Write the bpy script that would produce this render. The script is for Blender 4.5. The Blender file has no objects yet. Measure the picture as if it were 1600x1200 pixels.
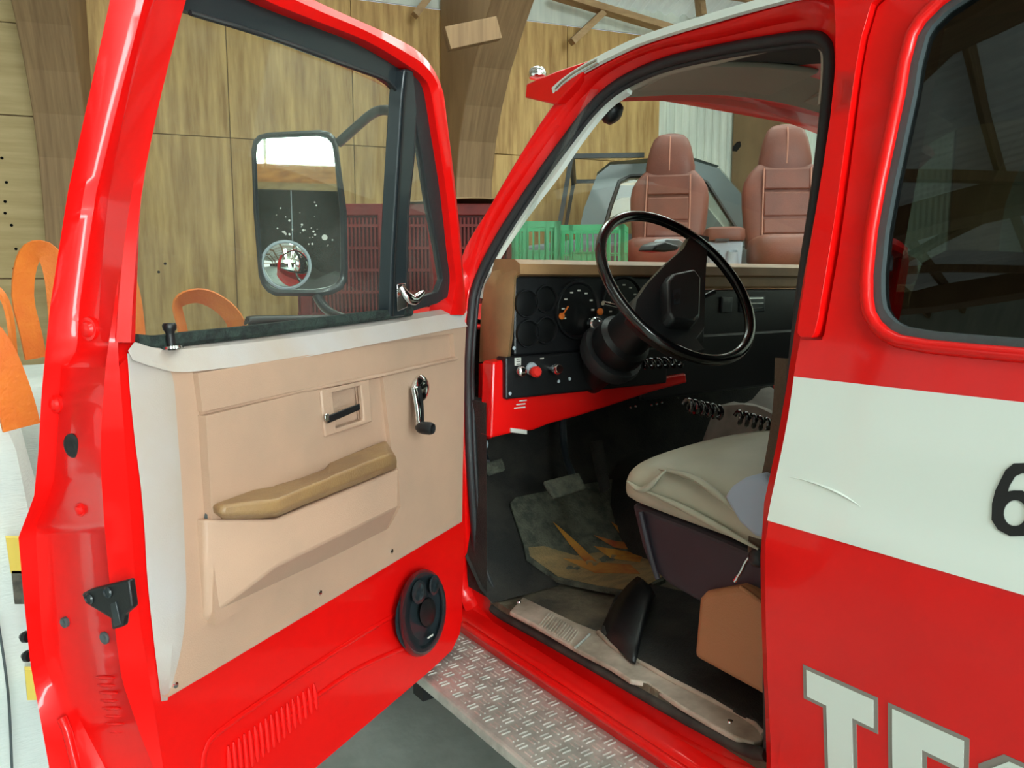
import bpy, bmesh, math, random
import numpy as np
from mathutils import Vector, Matrix
from mathutils.geometry import delaunay_2d_cdt

random.seed(7)
scn = bpy.context.scene
COL = scn.collection

# ------------------------------------------------------------------ camera
# truck frame: +Y = truck's forward, +X = truck's right, z = 0 the shed floor
FPX, YAW, PITCH = 1250.0, math.radians(35.0), math.radians(7.3)
CAM = np.array([-1.05, 0.0, 1.53])
cd = bpy.data.cameras.new('camera')
cd.sensor_width = 36.0
cd.lens = FPX / 1600 * 36.0
cd.clip_start = 0.02
cam = bpy.data.objects.new('camera', cd)
COL.objects.link(cam)
cam.location = CAM
cam.rotation_euler = (math.pi / 2 - PITCH, 0, -YAW)
scn.camera = cam

# ------------------------------------------------------------------ world, exposure
wd = bpy.data.worlds.new('overcast')
scn.world = wd
wd.use_nodes = True
bg = wd.node_tree.nodes['Background']
bg.inputs[0].default_value = (0.80, 0.90, 1.0, 1)
bg.inputs[1].default_value = 1.0
scn.view_settings.view_transform = 'Standard'
scn.view_settings.look = 'None'
scn.view_settings.exposure = -0.12
scn.view_settings.gamma = 1.0
scn.view_settings.use_curve_mapping = False
DAYLIGHT = 38.0          # radiance of the backlit translucent sheeting of the shed
SKYLIGHT = 10.0  # glow of the unseen skylight sheets added to brighten the background

# ------------------------------------------------------------------ rays through the lens (for surveying the place)
_fw = np.array([math.sin(YAW) * math.cos(PITCH), math.cos(YAW) * math.cos(PITCH), -math.sin(PITCH)])
_rt = np.array([math.cos(YAW), -math.sin(YAW), 0.0])
_up = np.cross(_rt, _fw)
def ray(u, v): return _fw + _rt * (u - 800) / FPX + _up * (600 - v) / FPX
def onx(u, v, x): r = ray(u, v); return CAM + r * ((x - CAM[0]) / r[0])
def ony(u, v, y): r = ray(u, v); return CAM + r * ((y - CAM[1]) / r[1])
def onz(u, v, z): r = ray(u, v); return CAM + r * ((z - CAM[2]) / r[2])
def atd(u, v, d): return CAM + ray(u, v) * d
def onpl(u, v, P, n):
    r = ray(u, v); P = np.array(P, float); n = np.array(n, float)
    return CAM + r * (((P - CAM) @ n) / (r @ n))

# shed frame
BA = math.radians(104)
EX = np.array([math.sin(BA), math.cos(BA), 0.0]); EY = np.array([-EX[1], EX[0], 0.0])
BO = np.array([CAM[0], CAM[1], 0.0])
def B(a, b, z): return BO + EX * a + EY * b + np.array([0, 0, z])
BROT = math.atan2(EX[1], EX[0])

# ------------------------------------------------------------------ mesh helpers
W = {}
def link(o, parent=None, local=False):
    COL.objects.link(o)
    if parent is not None:
        o.parent = parent
        if local:
            W[o.name] = W[parent.name] @ o.matrix_basis
        else:
            o.matrix_parent_inverse = W[parent.name].inverted()
            W[o.name] = o.matrix_basis.copy()
    else:
        W[o.name] = o.matrix_basis.copy()
    return o

def add(name, V, Fc, mat, parent=None, local=False, smooth=30, bevel=0, seg=2, recalc=True, mats=None, fm=None, loc=None, rotz=0, kind=None, subsurf=0, weld=False):
    me = bpy.data.meshes.new(name)
    V = [tuple(float(c) for c in p) for p in V]
    if loc is not None:
        ca, sa = math.cos(-rotz), math.sin(-rotz)
        V = [((x - loc[0]) * ca - (y - loc[1]) * sa, (x - loc[0]) * sa + (y - loc[1]) * ca, z - loc[2]) for x, y, z in V]
    me.from_pydata(V, [], [tuple(f) for f in Fc])
    me.validate()
    for m in (mats or [mat]): me.materials.append(m)
    if fm is not None and len(fm) == len(me.polygons): me.polygons.foreach_set('material_index', fm)
    if recalc or weld:
        bm = bmesh.new(); bm.from_mesh(me)
        if weld: bmesh.ops.remove_doubles(bm, verts=bm.verts, dist=1e-5)
        if recalc: bmesh.ops.recalc_face_normals(bm, faces=bm.faces)
        bm.to_mesh(me); bm.free()
    if smooth:
        me.polygons.foreach_set('use_smooth', [True] * len(me.polygons))
        me.set_sharp_from_angle(angle=math.radians(smooth))
    o = bpy.data.objects.new(name, me)
    if loc is not None:
        o.location = loc; o.rotation_euler = (0, 0, rotz)
        o.matrix_basis = Matrix.Translation(Vector([float(c) for c in loc])) @ Matrix.Rotation(rotz, 4, 'Z')
    link(o, parent, local)
    if bevel:
        b = o.modifiers.new('bevel', 'BEVEL'); b.width = bevel; b.segments = seg; b.limit_method = 'ANGLE'; b.angle_limit = math.radians(35)
        b.harden_normals = False
    if subsurf:
        s = o.modifiers.new('subd', 'SUBSURF'); s.levels = subsurf; s.render_levels = subsurf
    if kind: o['kind'] = kind
    return o

def tag(o, label=None, cat=None, group=None, kind=None):
    if label: o['label'] = label
    if cat: o['category'] = cat
    if group: o['group'] = group
    if kind: o['kind'] = kind
    return o

def thing(name, label, cat, loc=(0, 0, 0), rotz=0, group=None):
    o = bpy.data.objects.new(name, None)
    o.empty_display_size = 0.1
    o.matrix_basis = Matrix.Translation(Vector([float(c) for c in loc])) @ Matrix.Rotation(rotz, 4, 'Z')
    link(o)
    return tag(o, label, cat, group)

def copy_tree(o, parent=None, matrix=None):
    c = o.copy(); COL.objects.link(c)
    c.parent = parent
    if matrix is not None: c.matrix_basis = matrix
    for ch in o.children: copy_tree(ch, c)
    return c

class MB:
    def __init__(s): s.v = []; s.f = []; s.m = []
    def put(s, V, Fc, mi=0):
        n = len(s.v); s.v += [tuple(p) for p in V]; s.f += [tuple(i + n for i in f) for f in Fc]; s.m += [mi] * len(Fc); return s
    def box(s, c, d, R=None, mi=0):
        V, Fc = box(c, d, R); return s.put(V, Fc, mi)
    def build(s, name, mat, parent=None, **k):
        if k.get('mats'): k['fm'] = s.m
        return add(name, s.v, s.f, mat, parent, **k)

BF = [(0, 1, 3, 2), (4, 6, 7, 5), (0, 4, 5, 1), (2, 3, 7, 6), (0, 2, 6, 4), (1, 5, 7, 3)]
def box(c, d, R=None):
    V = []
    for i in (-.5, .5):
        for j in (-.5, .5):
            for k in (-.5, .5):
                p = np.array([i * d[0], j * d[1], k * d[2]], float)
                if R is not None: p = R @ p
                V.append(np.array(c, float) + p)
    return V, BF

def beam(p0, p1, w, h, upv=(0, 0, 1)):
    p0 = np.array(p0, float); p1 = np.array(p1, float)
    t = p1 - p0; L = np.linalg.norm(t); t = t / L
    a = np.cross(np.array(upv, float), t); a /= np.linalg.norm(a); b = np.cross(t, a)
    R = np.stack([t, a, b], 1)
    return box((p0 + p1) / 2, (L, w, h), R)

def prism(top, bot):
    n = len(top); V = list(top) + list(bot)
    Fc = [tuple(range(n)), tuple(range(2 * n - 1, n - 1, -1))]
    Fc += [(i, (i + 1) % n, n + (i + 1) % n, n + i) for i in range(n)]
    return V, Fc

def loft(rings, cu=False, cv=False, capa=False, capb=False):
    n = len(rings[0]); V = [p for r in rings for p in r]; Fc = []
    m = len(rings)
    for i in range(m if cv else m - 1):
        for j in range(n if cu else n - 1):
            a = i * n + j; b = i * n + (j + 1) % n; c = ((i + 1) % m) * n + (j + 1) % n; d = ((i + 1) % m) * n + j
            Fc.append((a, b, c, d))
    if capa: Fc.append(tuple(range(n - 1, -1, -1)))
    if capb: Fc.append(tuple(range((m - 1) * n, m * n)))
    return V, Fc

def spl(pts, n, closed=False):
    P = np.array(pts, float); k = len(P)
    if closed: Q = np.vstack([P[-1:], P, P[:2]]); segs = k
    else: Q = np.vstack([2 * P[:1] - P[1:2], P, 2 * P[-1:] - P[-2:-1]]); segs = k - 1
    out = []
    for i in range(n):
        t = i * segs / n if closed else i * segs / (n - 1)
        j = min(int(t), segs - 1); f = t - j
        a, b, c, d = Q[j], Q[j + 1], Q[j + 2], Q[j + 3]
        out.append(.5 * ((2 * b) + (-a + c) * f + (2 * a - 5 * b + 4 * c - d) * f * f + (-a + 3 * b - 3 * c + d) * f ** 3))
    return out

def sweep(path, prof, closed=False, upv=(0, 0, 1), scale=None, cap=True):
    """sweep a closed 2-D profile (list of (a,b)) along a path; a = side, b = up"""
    P = [np.array(p, float) for p in path]; n = len(P); rings = []
    a_prev = None
    for i in range(n):
        t = (P[(i + 1) % n] - P[i - 1]) if closed else (P[min(i + 1, n - 1)] - P[max(i - 1, 0)])
        t = t / (np.linalg.norm(t) + 1e-12)
        if a_prev is None:
            a = np.cross(t, np.array(upv, float))
            if np.linalg.norm(a) < 1e-3: a = np.cross(t, np.array([1., .1, 0]))
        else: a = a_prev - t * (a_prev @ t)
        a /= np.linalg.norm(a); a_prev = a
        b = np.cross(a, t); s = 1 if scale is None else scale[i]
        rings.append([P[i] + a * x * s + b * y * s for x, y in prof])
    return loft(rings, cu=True, cv=closed, capa=cap and not closed, capb=cap and not closed)

def circ(r, n=10, ry=None):
    return [(r * math.cos(2 * math.pi * k / n), (ry or r) * math.sin(2 * math.pi * k / n)) for k in range(n)]
def tube(path, r, n=10, closed=False, **k): return sweep(path, circ(r, n), closed, **k)

def frame(axis):
    z = np.array(axis, float); z /= np.linalg.norm(z)
    h = np.array([0, 0, 1.]) if abs(z[2]) < .9 else np.array([1., 0, 0])
    x = np.cross(h, z); x /= np.linalg.norm(x); y = np.cross(z, x)
    return x, y, z
def lathe(prof, c, axis, n=24, cap=True):
    """prof = list of (radius, height along axis)"""
    x, y, z = frame(axis); c = np.array(c, float)
    rings = [[c + z * h + (x * math.cos(2 * math.pi * k / n) + y * math.sin(2 * math.pi * k / n)) * max(r, 1e-4) for k in range(n)] for r, h in prof]
    return loft(rings, cu=True, capa=cap, capb=cap)

def inpoly(x, y, P):
    c = False; j = len(P) - 1
    for i in range(len(P)):
        if (P[i][1] > y) != (P[j][1] > y) and x < (P[j][0] - P[i][0]) * (y - P[i][1]) / (P[j][1] - P[i][1]) + P[i][0]: c = not c
        j = i
    return c

def sheet(outer, holes, fmap, thick, res=None):
    """flat outline with holes, mapped onto a curved surface; fmap(a,b,depth)"""
    loops = [outer] + list(holes); v2 = []; ed = []
    for L in loops:
        L2 = []
        for i in range(len(L)):
            p = np.array(L[i], float); q = np.array(L[(i + 1) % len(L)], float)
            k = max(1, int(np.linalg.norm(q - p) / res)) if res else 1
            for t in range(k): L2.append(p + (q - p) * t / k)
        s = len(v2); v2 += [Vector((float(p[0]), float(p[1]))) for p in L2]
        ed += [(s + i, s + (i + 1) % len(L2)) for i in range(len(L2))]
    if res:
        O = np.array(outer, float); lo, hi = O.min(0), O.max(0)
        ar = np.array([(p.x, p.y) for p in v2])
        for a in np.arange(lo[0] + res / 2, hi[0], res):
            for b in np.arange(lo[1] + res / 2, hi[1], res):
                if inpoly(a, b, outer) and not any(inpoly(a, b, h) for h in holes) and np.min(np.hypot(ar[:, 0] - a, ar[:, 1] - b)) > .4 * res:
                    v2.append(Vector((float(a), float(b))))
    vs, es, fs = delaunay_2d_cdt(v2, ed, [], 0, 1e-7)[:3]
    tri = []
    for f in fs:
        cx = sum(vs[i].x for i in f) / len(f); cy = sum(vs[i].y for i in f) / len(f)
        if inpoly(cx, cy, outer) and not any(inpoly(cx, cy, h) for h in holes): tri.append(tuple(f))
    n = len(vs)
    V = [fmap(p.x, p.y, 0.0) for p in vs]; Fc = list(tri)
    if thick:
        V += [fmap(p.x, p.y, thick) for p in vs]
        Fc += [tuple(i + n for i in reversed(f)) for f in tri]
        cnt = {}
        for f in tri:
            for i in range(len(f)):
                e = (f[i], f[(i + 1) % len(f)]); cnt[e] = cnt.get(e, 0) + 1
        for (a, b) in list(cnt):
            if (b, a) not in cnt: Fc.append((b, a, a + n, b + n))
    return V, Fc

# ------------------------------------------------------------------ materials
def c(r, g, b):
    f = lambda x: ((x / 255) / 12.92) if x <= 10 else (((x / 255) + .055) / 1.055) ** 2.4
    return (f(r), f(g), f(b), 1)

def M(name, col, rough=.5, metal=0, col2=None, scale=6, stretch=(1, 1, 1), lo=.4, hi=.62, detail=4, bump=0, bscale=120, bstretch=(1, 1, 1), coat=0, coatr=.05, spec=.5, rvar=0, emit=None, es=0, rnd=False):
    m = bpy.data.materials.new(name); m.use_nodes = True
    nt = m.node_tree; N = nt.nodes; L = nt.links
    p = N['Principled BSDF']
    p.inputs['Base Color'].default_value = col
    p.inputs['Roughness'].default_value = rough; p.inputs['Metallic'].default_value = metal
    p.inputs['Specular IOR Level'].default_value = spec
    p.inputs['Coat Weight'].default_value = coat; p.inputs['Coat Roughness'].default_value = coatr
    if emit is not None:
        p.inputs['Emission Color'].default_value = emit; p.inputs['Emission Strength'].default_value = es
    if col2 is not None or bump:
        tc = N.new('ShaderNodeTexCoord'); src = tc.outputs['Object']
        if rnd:
            oi = N.new('ShaderNodeObjectInfo'); vm = N.new('ShaderNodeVectorMath'); vm.operation = 'MULTIPLY_ADD'
            cb = N.new('ShaderNodeCombineXYZ'); mu = N.new('ShaderNodeMath'); mu.operation = 'MULTIPLY'; mu.inputs[1].default_value = 37.0
            L.new(oi.outputs['Random'], mu.inputs[0])
            for k in range(3): L.new(mu.outputs[0], cb.inputs[k])
            va = N.new('ShaderNodeVectorMath'); va.operation = 'ADD'
            L.new(src, va.inputs[0]); L.new(cb.outputs[0], va.inputs[1]); src = va.outputs[0]
    if col2 is not None:
        mp = N.new('ShaderNodeMapping'); mp.inputs['Scale'].default_value = stretch
        no = N.new('ShaderNodeTexNoise'); no.inputs['Scale'].default_value = scale; no.inputs['Detail'].default_value = detail; no.inputs['Roughness'].default_value = .6
        cr = N.new('ShaderNodeValToRGB'); cr.color_ramp.elements[0].position = lo; cr.color_ramp.elements[1].position = hi
        cr.color_ramp.elements[0].color = col; cr.color_ramp.elements[1].color = col2
        L.new(src, mp.inputs[0]); L.new(mp.outputs[0], no.inputs['Vector']); L.new(no.outputs['Fac'], cr.inputs[0]); L.new(cr.outputs[0], p.inputs['Base Color'])
        if rvar:
            mr = N.new('ShaderNodeMapRange'); mr.inputs[3].default_value = rough - rvar; mr.inputs[4].default_value = rough + rvar
            L.new(no.outputs['Fac'], mr.inputs[0]); L.new(mr.outputs[0], p.inputs['Roughness'])
    if bump:
        mp2 = N.new('ShaderNodeMapping'); mp2.inputs['Scale'].default_value = bstretch
        n2 = N.new('ShaderNodeTexNoise'); n2.inputs['Scale'].default_value = bscale; n2.inputs['Detail'].default_value = 3
        bp = N.new('ShaderNodeBump'); bp.inputs['Strength'].default_value = bump; bp.inputs['Distance'].default_value = .01
        L.new(src, mp2.inputs[0]); L.new(mp2.outputs[0], n2.inputs['Vector']); L.new(n2.outputs['Fac'], bp.inputs['Height']); L.new(bp.outputs[0], p.inputs['Normal'])
    return m

def glass(name, tint, ior=1.5, dirt=0.0, dcol=(.6, .6, .55, 1)):
    m = bpy.data.materials.new(name); m.use_nodes = True
    nt = m.node_tree; N = nt.nodes; L = nt.links; N.remove(N['Principled BSDF'])
    out = N['Material Output']
    tr = N.new('ShaderNodeBsdfTransparent'); tr.inputs[0].default_value = tint
    gl = N.new('ShaderNodeBsdfGlossy'); gl.inputs['Roughness'].default_value = .01
    lw = N.new('ShaderNodeLayerWeight'); lw.inputs['Blend'].default_value = .5      # Schlick reflectance of a thin pane
    pw_ = N.new('ShaderNodeMath'); pw_.operation = 'POWER'; pw_.inputs[1].default_value = 5
    f0 = ((ior - 1) / (ior + 1)) ** 2
    fr = N.new('ShaderNodeMath'); fr.operation = 'MULTIPLY_ADD'; fr.inputs[1].default_value = 1 - f0; fr.inputs[2].default_value = f0
    L.new(lw.outputs['Facing'], pw_.inputs[0]); L.new(pw_.outputs[0], fr.inputs[0])
    mx = N.new('ShaderNodeMixShader')
    L.new(fr.outputs[0], mx.inputs[0]); L.new(tr.outputs[0], mx.inputs[1]); L.new(gl.outputs[0], mx.inputs[2])
    last = mx
    if dirt:
        df = N.new('ShaderNodeBsdfDiffuse'); df.inputs[0].default_value = dcol
        no = N.new('ShaderNodeTexNoise'); no.inputs['Scale'].default_value = 9; no.inputs['Detail'].default_value = 6
        tc = N.new('ShaderNodeTexCoord'); L.new(tc.outputs['Object'], no.inputs['Vector'])
        mr = N.new('ShaderNodeMapRange'); mr.inputs[1].default_value = .35; mr.inputs[2].default_value = .8; mr.inputs[3].default_value = dirt * .3; mr.inputs[4].default_value = dirt
        L.new(no.outputs['Fac'], mr.inputs[0])
        m2 = N.new('ShaderNodeMixShader'); L.new(mr.outputs[0], m2.inputs[0]); L.new(mx.outputs[0], m2.inputs[1]); L.new(df.outputs[0], m2.inputs[2]); last = m2
    L.new(last.outputs[0], out.inputs[0])
    return m

m_red = M('red_paint', c(234, 12, 9), .38, coat=.4, coatr=.07, col2=c(224, 11, 9), scale=3, spec=.25)
m_jamb = m_red
m_white = M('white_paint', c(226, 234, 226), .35, coat=.8, coatr=.08)
m_grey_outline = M('grey_decal', c(140, 132, 124), .45)
m_black_decal = M('black_decal', c(16, 17, 18), .3)
m_rubber = M('black_rubber', c(38, 40, 42), .55, bump=.15, bscale=60)
m_brownrub = M('dusty_rubber', c(62, 58, 52), .75, col2=c(40, 38, 35), scale=20)
m_blackpl = M('black_plastic', c(20, 21, 23), .42, bump=.06, bscale=300)
m_dkmetal = M('black_enamel', c(34, 42, 46), .35, coat=.3)
m_tan = M('tan_vinyl', c(188, 153, 130), .42, col2=c(172, 144, 124), scale=4, lo=.35, hi=.7, bump=.12, bscale=450)
m_tan_sheen = M('tan_vinyl_sheen', c(176, 170, 168), .34, col2=c(172, 158, 146), scale=4, stretch=(1.5, 1, 1), lo=.35, hi=.7, bump=.1, bscale=450)  # tan vinyl with a bluish gloss reflection mixed into its colour
m_armrest = M('armrest_vinyl', c(158, 124, 82), .4, col2=c(140, 108, 76), scale=9, bump=.15, bscale=300)
m_dashtan = M('dash_tan_vinyl', c(160, 122, 82), .5, col2=c(138, 106, 72), scale=6, bump=.1, bscale=300)
m_chrome = M('chrome', c(225, 228, 230), .12, metal=1)
m_mirror = M('mirror_silver', c(235, 240, 238), .015, metal=1)
m_seal = M('green_felt', c(38, 52, 46), .85, col2=c(20, 28, 26), scale=60, bump=.5, bscale=180)
m_glass = glass('clear_glass', (.93, .96, .94, 1), dirt=.05)
m_glass_dusty = glass('dusty_glass', (.9, .93, .91, 1), dirt=.10)
m_tint = glass('tinted_glass', (.20, .23, .21, 1), 1.75)
m_alu = M('tread_aluminium', c(205, 206, 198), .42, metal=.45, col2=c(176, 178, 170), scale=18, rvar=.08)
m_sill = M('worn_sill_metal', c(206, 192, 176), .5, metal=.1, col2=c(140, 128, 112), scale=11, lo=.3, hi=.7)
m_grimefloor = M('dirty_rubber_floor', c(66, 62, 52), .85, col2=c(122, 112, 90), scale=9, lo=.35, hi=.75, bump=.5, bscale=70)
m_carpet = M('black_carpet', c(34, 34, 32), .95, col2=c(52, 50, 45), scale=8, bump=.5, bscale=220)
m_mat = M('mat_dark', c(92, 94, 80), .85, col2=c(62, 66, 58), scale=30, bump=.7, bscale=160)
m_mat_tan = M('mat_printed', c(150, 124, 82), .85, col2=c(126, 108, 74), scale=14, stretch=(1, 3, 1), bump=.5, bscale=160)
m_flame = M('flame_print', c(188, 132, 48), .8, col2=c(150, 72, 30), scale=8)
m_flame2 = M('flame_print_red', c(150, 62, 30), .8, col2=c(178, 120, 50), scale=8)
m_seat = M('beige_seat_cover', c(176, 174, 154), .5, col2=c(160, 159, 142), scale=3, bump=.2, bscale=14)
m_seatblue = M('pale_blue_cloth', c(158, 172, 190), .7)
m_seatbase = M('plum_plastic', c(50, 44, 54), .55, col2=c(42, 38, 46), scale=4)
m_belt = M('brown_webbing', c(84, 66, 50), .8, bump=.4, bscale=200)
m_tanbox = M('tan_plastic', c(176, 120, 80), .5, col2=c(164, 112, 76), scale=4, bump=.15, bscale=300)
m_headl = M('headliner_grey', c(168, 158, 144), .85)
m_blackcloth = M('headliner_black', c(22, 22, 22), .9)
m_orange = M('orange_strap', c(232, 128, 40), .6, col2=c(222, 108, 34), scale=5, bump=.3, bscale=90)
m_bag = M('white_woven_bag', c(214, 220, 214), .7, col2=c(198, 206, 202), scale=4, bump=.25, bscale=40, bstretch=(1, 1, 6))
m_yellow = M('yellow_tag', c(222, 196, 84), .6)
m_taggrey = M('grey_tag', c(88, 86, 74), .7, col2=c(60, 58, 52), scale=40)
m_leather = M('brown_leather', c(126, 70, 54), .5, col2=c(110, 62, 49), scale=5, bump=.12, bscale=120)
m_leather_seam = M('leather_seam', c(186, 128, 108), .6)
m_crate = M('green_crate_plastic', c(70, 178, 126), .45)
m_bin = M('maroon_bin_plastic', c(128, 44, 40), .6, col2=c(112, 40, 38), scale=5)
m_bindark = M('maroon_bin_slots', c(70, 24, 24), .7)
m_silver = M('silver_plastic', c(172, 184, 192), .4)
m_truckgrey = M('grey_green_paint', c(96, 110, 112), .4, coat=.4)
m_ply = M('plywood', c(206, 170, 108), .62, col2=c(156, 118, 66), scale=2.4, stretch=(6, 6, .6), lo=.36, hi=.66, detail=6, bump=.08, bscale=30, rnd=True)
m_ply_pale = M('plywood_pale', c(206, 182, 132), .65, col2=c(176, 150, 100), scale=2.2, stretch=(6, 6, .5), lo=.34, hi=.75, detail=6, bump=.08, bscale=30, rnd=True)
m_timber = M('aged_timber', c(160, 130, 94), .75, col2=c(118, 92, 66), scale=2.5, stretch=(9, 9, .35), lo=.3, hi=.75, detail=6, bump=.06, bscale=25, bstretch=(3, 3, .3), rnd=True)
m_arch = M('arch_timber', c(156, 126, 90), .75, col2=c(120, 93, 66), scale=2.2, stretch=(14, 1.0, .5), lo=.3, hi=.75, detail=5, rnd=True)
m_timber_l = M('pale_timber', c(176, 146, 106), .7, col2=c(140, 110, 76), scale=3, stretch=(.6, 8, 8), lo=.3, hi=.75, bump=.15, bscale=25, rnd=True)
m_beam = M('orange_timber', c(206, 142, 76), .6, col2=c(170, 108, 54), scale=3, stretch=(.5, 8, 8), rnd=True)
m_corr = M('white_sheet', c(214, 220, 208), .45, col2=c(196, 204, 194), scale=2, stretch=(4, 4, .4))
m_roof = M('roof_sheet', c(206, 212, 204), .5, col2=c(186, 194, 188), scale=2, emit=c(225, 235, 228), es=.22)  # faint glow put into the sheets so the roof looks brighter
m_translucent = M('translucent_sheet', c(220, 228, 220), .5, emit=c(228, 245, 246), es=DAYLIGHT)
m_translucent_dim = M('dim_translucent_sheet', c(220, 228, 220), .5, emit=c(240, 250, 246), es=1.2)  # same sheeting, glow turned down to shape the light on the truck side
m_darkwall = M('black_lining', c(12, 13, 14), 1.0, spec=.1)
m_concrete = M('concrete', c(196, 208, 202), .6, col2=c(150, 162, 155), scale=3, lo=.3, hi=.75, detail=8, bump=.35, bscale=14)
m_tyre = M('tyre_rubber', c(26, 26, 27), .8)
m_under = M('underbody', c(24, 24, 25), .8)
m_orangelight = M('orange_needle', c(236, 120, 40), .5)
m_gaugeface = M('gauge_face', c(12, 13, 14), .35)
m_print = M('pale_print', c(206, 204, 196), .6)
m_redknob = M('red_knob', c(226, 44, 36), .35)
m_paper = M('crumpled_cover', c(150, 144, 134), .8, col2=c(118, 114, 106), scale=5, bump=.5, bscale=12)
m_maroon = M('maroon_vinyl', c(112, 30, 36), .45)
m_card = M('cardboard', c(150, 122, 86), .85)
m_gasket = M('grey_gasket', c(70, 78, 80), .5, bump=.2, bscale=50)

# ================================================================== THE SHED
WB = 7.5                      # distance of the eave wall
A0, A1 = -12.4, 9.6
EAVE, SLOPE = 4.06, .36
def zr(b): return EAVE + (WB - abs(b)) * SLOPE
FR = [-10.68, -7.43, -4.18, -.93, 2.32, 5.57, 8.82]

def struct(name, V, Fc, mat, parent=None, **k):
    o = add(name, V, Fc, mat, parent, **k)
    if parent is None: o['kind'] = 'structure'
    return o

def bbox_(a0, a1, b0, b1, z0, z1):
    V = [B(a, b, z) for a in (a0, a1) for b in (b0, b1) for z in (z0, z1)]
    return V, BF

fl = sheet([(A0, -WB), (A1, -WB), (A1, WB), (A0, WB)], [], lambda a, b, d: B(a, b, -d), .15)
struct('floor', fl[0], fl[1], m_concrete, smooth=0)

wb = struct('wall_back', *bbox_(A0, A1, WB + .02, WB + .10, 0, EAVE - .04), m_timber, smooth=0)

def flatpanel(name, w, h, t, mat):
    V, Fc = box((0, 0, 0), (w, t, h)); me_o = add(name, V, Fc, mat, None, bevel=.003, seg=1, smooth=0)
    return me_o
def place(proto, used, parent, a, b, z, roll=0.0, yaw=0.0):
    o = proto if not used[0] else proto.copy()
    if used[0]: COL.objects.link(o)
    used[0] = True
    o.parent = parent; o.matrix_parent_inverse = W[parent.name].inverted()
    o.matrix_basis = Matrix.Translation(Vector([float(q) for q in B(a, b, z)])) @ Matrix.Rotation(BROT + yaw, 4, 'Z') @ Matrix.Rotation(roll, 4, 'Y')
    return o

# upright plywood sheets between the portal legs
pw = 1.06
u_lo = [False]; u_hi = [False]
plo = flatpanel('plywood_sheet', pw - .006, 2.44, .018, m_ply)
phi = flatpanel('plywood_sheet_upper', pw - .006, 1.26, .018, m_ply)
a = -.78
while a < 4.4:
    place(plo, u_lo, wb, a + pw / 2, WB, 2.755 - 1.22 - .003)
    place(phi, u_hi, wb, a + pw / 2, WB, 2.755 + .63 + .003)
    a += pw
# weathered sheets laid sideways in the next bay
ptall = flatpanel('weathered_plywood_sheet', 1.265, 2.39, .018, m_ply_pale); ut = [False]
pshort = flatpanel('weathered_plywood_strip', .69, 2.39, .018, m_ply_pale); uq = [False]
for k in range(5):
    for z in (.915, 2.19): place(ptall, ut, wb, -2.0 - 2.4 * k, WB, z, roll=math.pi / 2)
    for z in (3.178, 3.876): place(pshort, uq, wb, -2.0 - 2.4 * k, WB, z, roll=math.pi / 2)
# nail holes in the weathered sheets
nb = MB()
for (u, v) in [(45, 20), (55, 82), (60, 115), (63, 150), (65, 175), (66, 194), (74, 240), (3, 247), (10, 285), (8, 315), (8, 333), (18, 352), (25, 389), (22, 420), (85, 315), (87, 344), (258, 412), (248, 425)]:
    p = onpl(u, v, B(0, WB - .0095, 0), EY)
    V, Fc = lathe([(.012, 0), (.012, .003), (.004, .0032)], p, -EY, 8); nb.put(V, Fc)
nb.build('nail_head', m_darkwall, wb, smooth=0, kind='stuff')

# corrugated white sheeting on the eave wall to the right
def corr_sheet(name, w, L, pitch, amp, mat, t=.002):
    n = max(4, int(round(w / pitch)) * 4); xs = [w * i / n - w / 2 for i in range(n + 1)]
    ys = [amp * (0, 0, 1, 1)[i % 4] for i in range(n + 1)]
    r0 = [(x, y, 0) for x, y in zip(xs, ys)]; r1 = [(x, y, L) for x, y in zip(xs, ys)]
    V, Fc = loft([r0, r1])
    return add(name, V, Fc, mat, None, smooth=0, recalc=False)
cs = corr_sheet('corrugated_sheet', .76, EAVE + .1, .095, -.018, m_corr); uc = [False]
a = 4.52 + .38
while a < A1:
    place(cs, uc, wb, a, WB, .02); a += .76
add('eave_board', *bbox_(A0, A1, WB + .005, WB + .02, EAVE - .03, EAVE + .26), m_corr, wb, smooth=0)
# conduit pipe beside the arch leg
p0 = onpl(702, 80, B(0, WB - .03, 0), EY); p1 = onpl(710, 300, B(0, WB - .03, 0), EY); p1 = p1 + (p1 - p0) / np.linalg.norm(p1 - p0) * .9
add('conduit_pipe', *tube([p0, p1], .017, 8), m_corr, wb)

# roof: the ceiling carries portal frames, purlins and sheets
ce = struct('ceiling', *bbox_(A0, A1, -.09, .09, zr(0) - .1, zr(0) + .12), m_timber_l, smooth=0)
def half_frame(sgn):
    out = []; inn = []
    zs = zr(7.40)
    out += [(7.44, 0), (7.44, 1.2), (7.44, 2.2), (7.44, 2.8), (7.44, 3.3), (7.44, 3.8), (7.44, zr(7.44))]
    inn += [(7.02, 0), (7.02, 1.2), (7.02, 2.1), (6.98, 2.45), (6.88, 2.75), (6.72, 3.02), (6.50, 3.28)]
    for b in (6.9, 6.4, 5.8, 5.2, 4.4, 3.0, 1.5, 0.0): out.append((b, zr(b)))
    inn += [(6.22, 3.52), (5.92, 3.74), (5.55, 3.97), (5.1, 4.2), (4.4, zr(4.4) - .46), (3.0, zr(3.0) - .42), (1.5, zr(1.5) - .4), (0.0, zr(0) - .38)]
    rings = []
    for (ob, oz), (ib, iz) in zip(out, inn):
        rings.append([(-.17, sgn * ob, oz), (.17, sgn * ob, oz), (.17, sgn * ib, iz), (-.17, sgn * ib, iz)])
    return loft(rings, cu=True, capa=True, capb=True)
for sgn in (1, -1):
    pf = add('portal_frame', *half_frame(sgn), m_arch, None, smooth=0, bevel=.008, seg=1)
    up_ = [False]
    for a in FR: place(pf, up_, ce, a, 0, 0)
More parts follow.
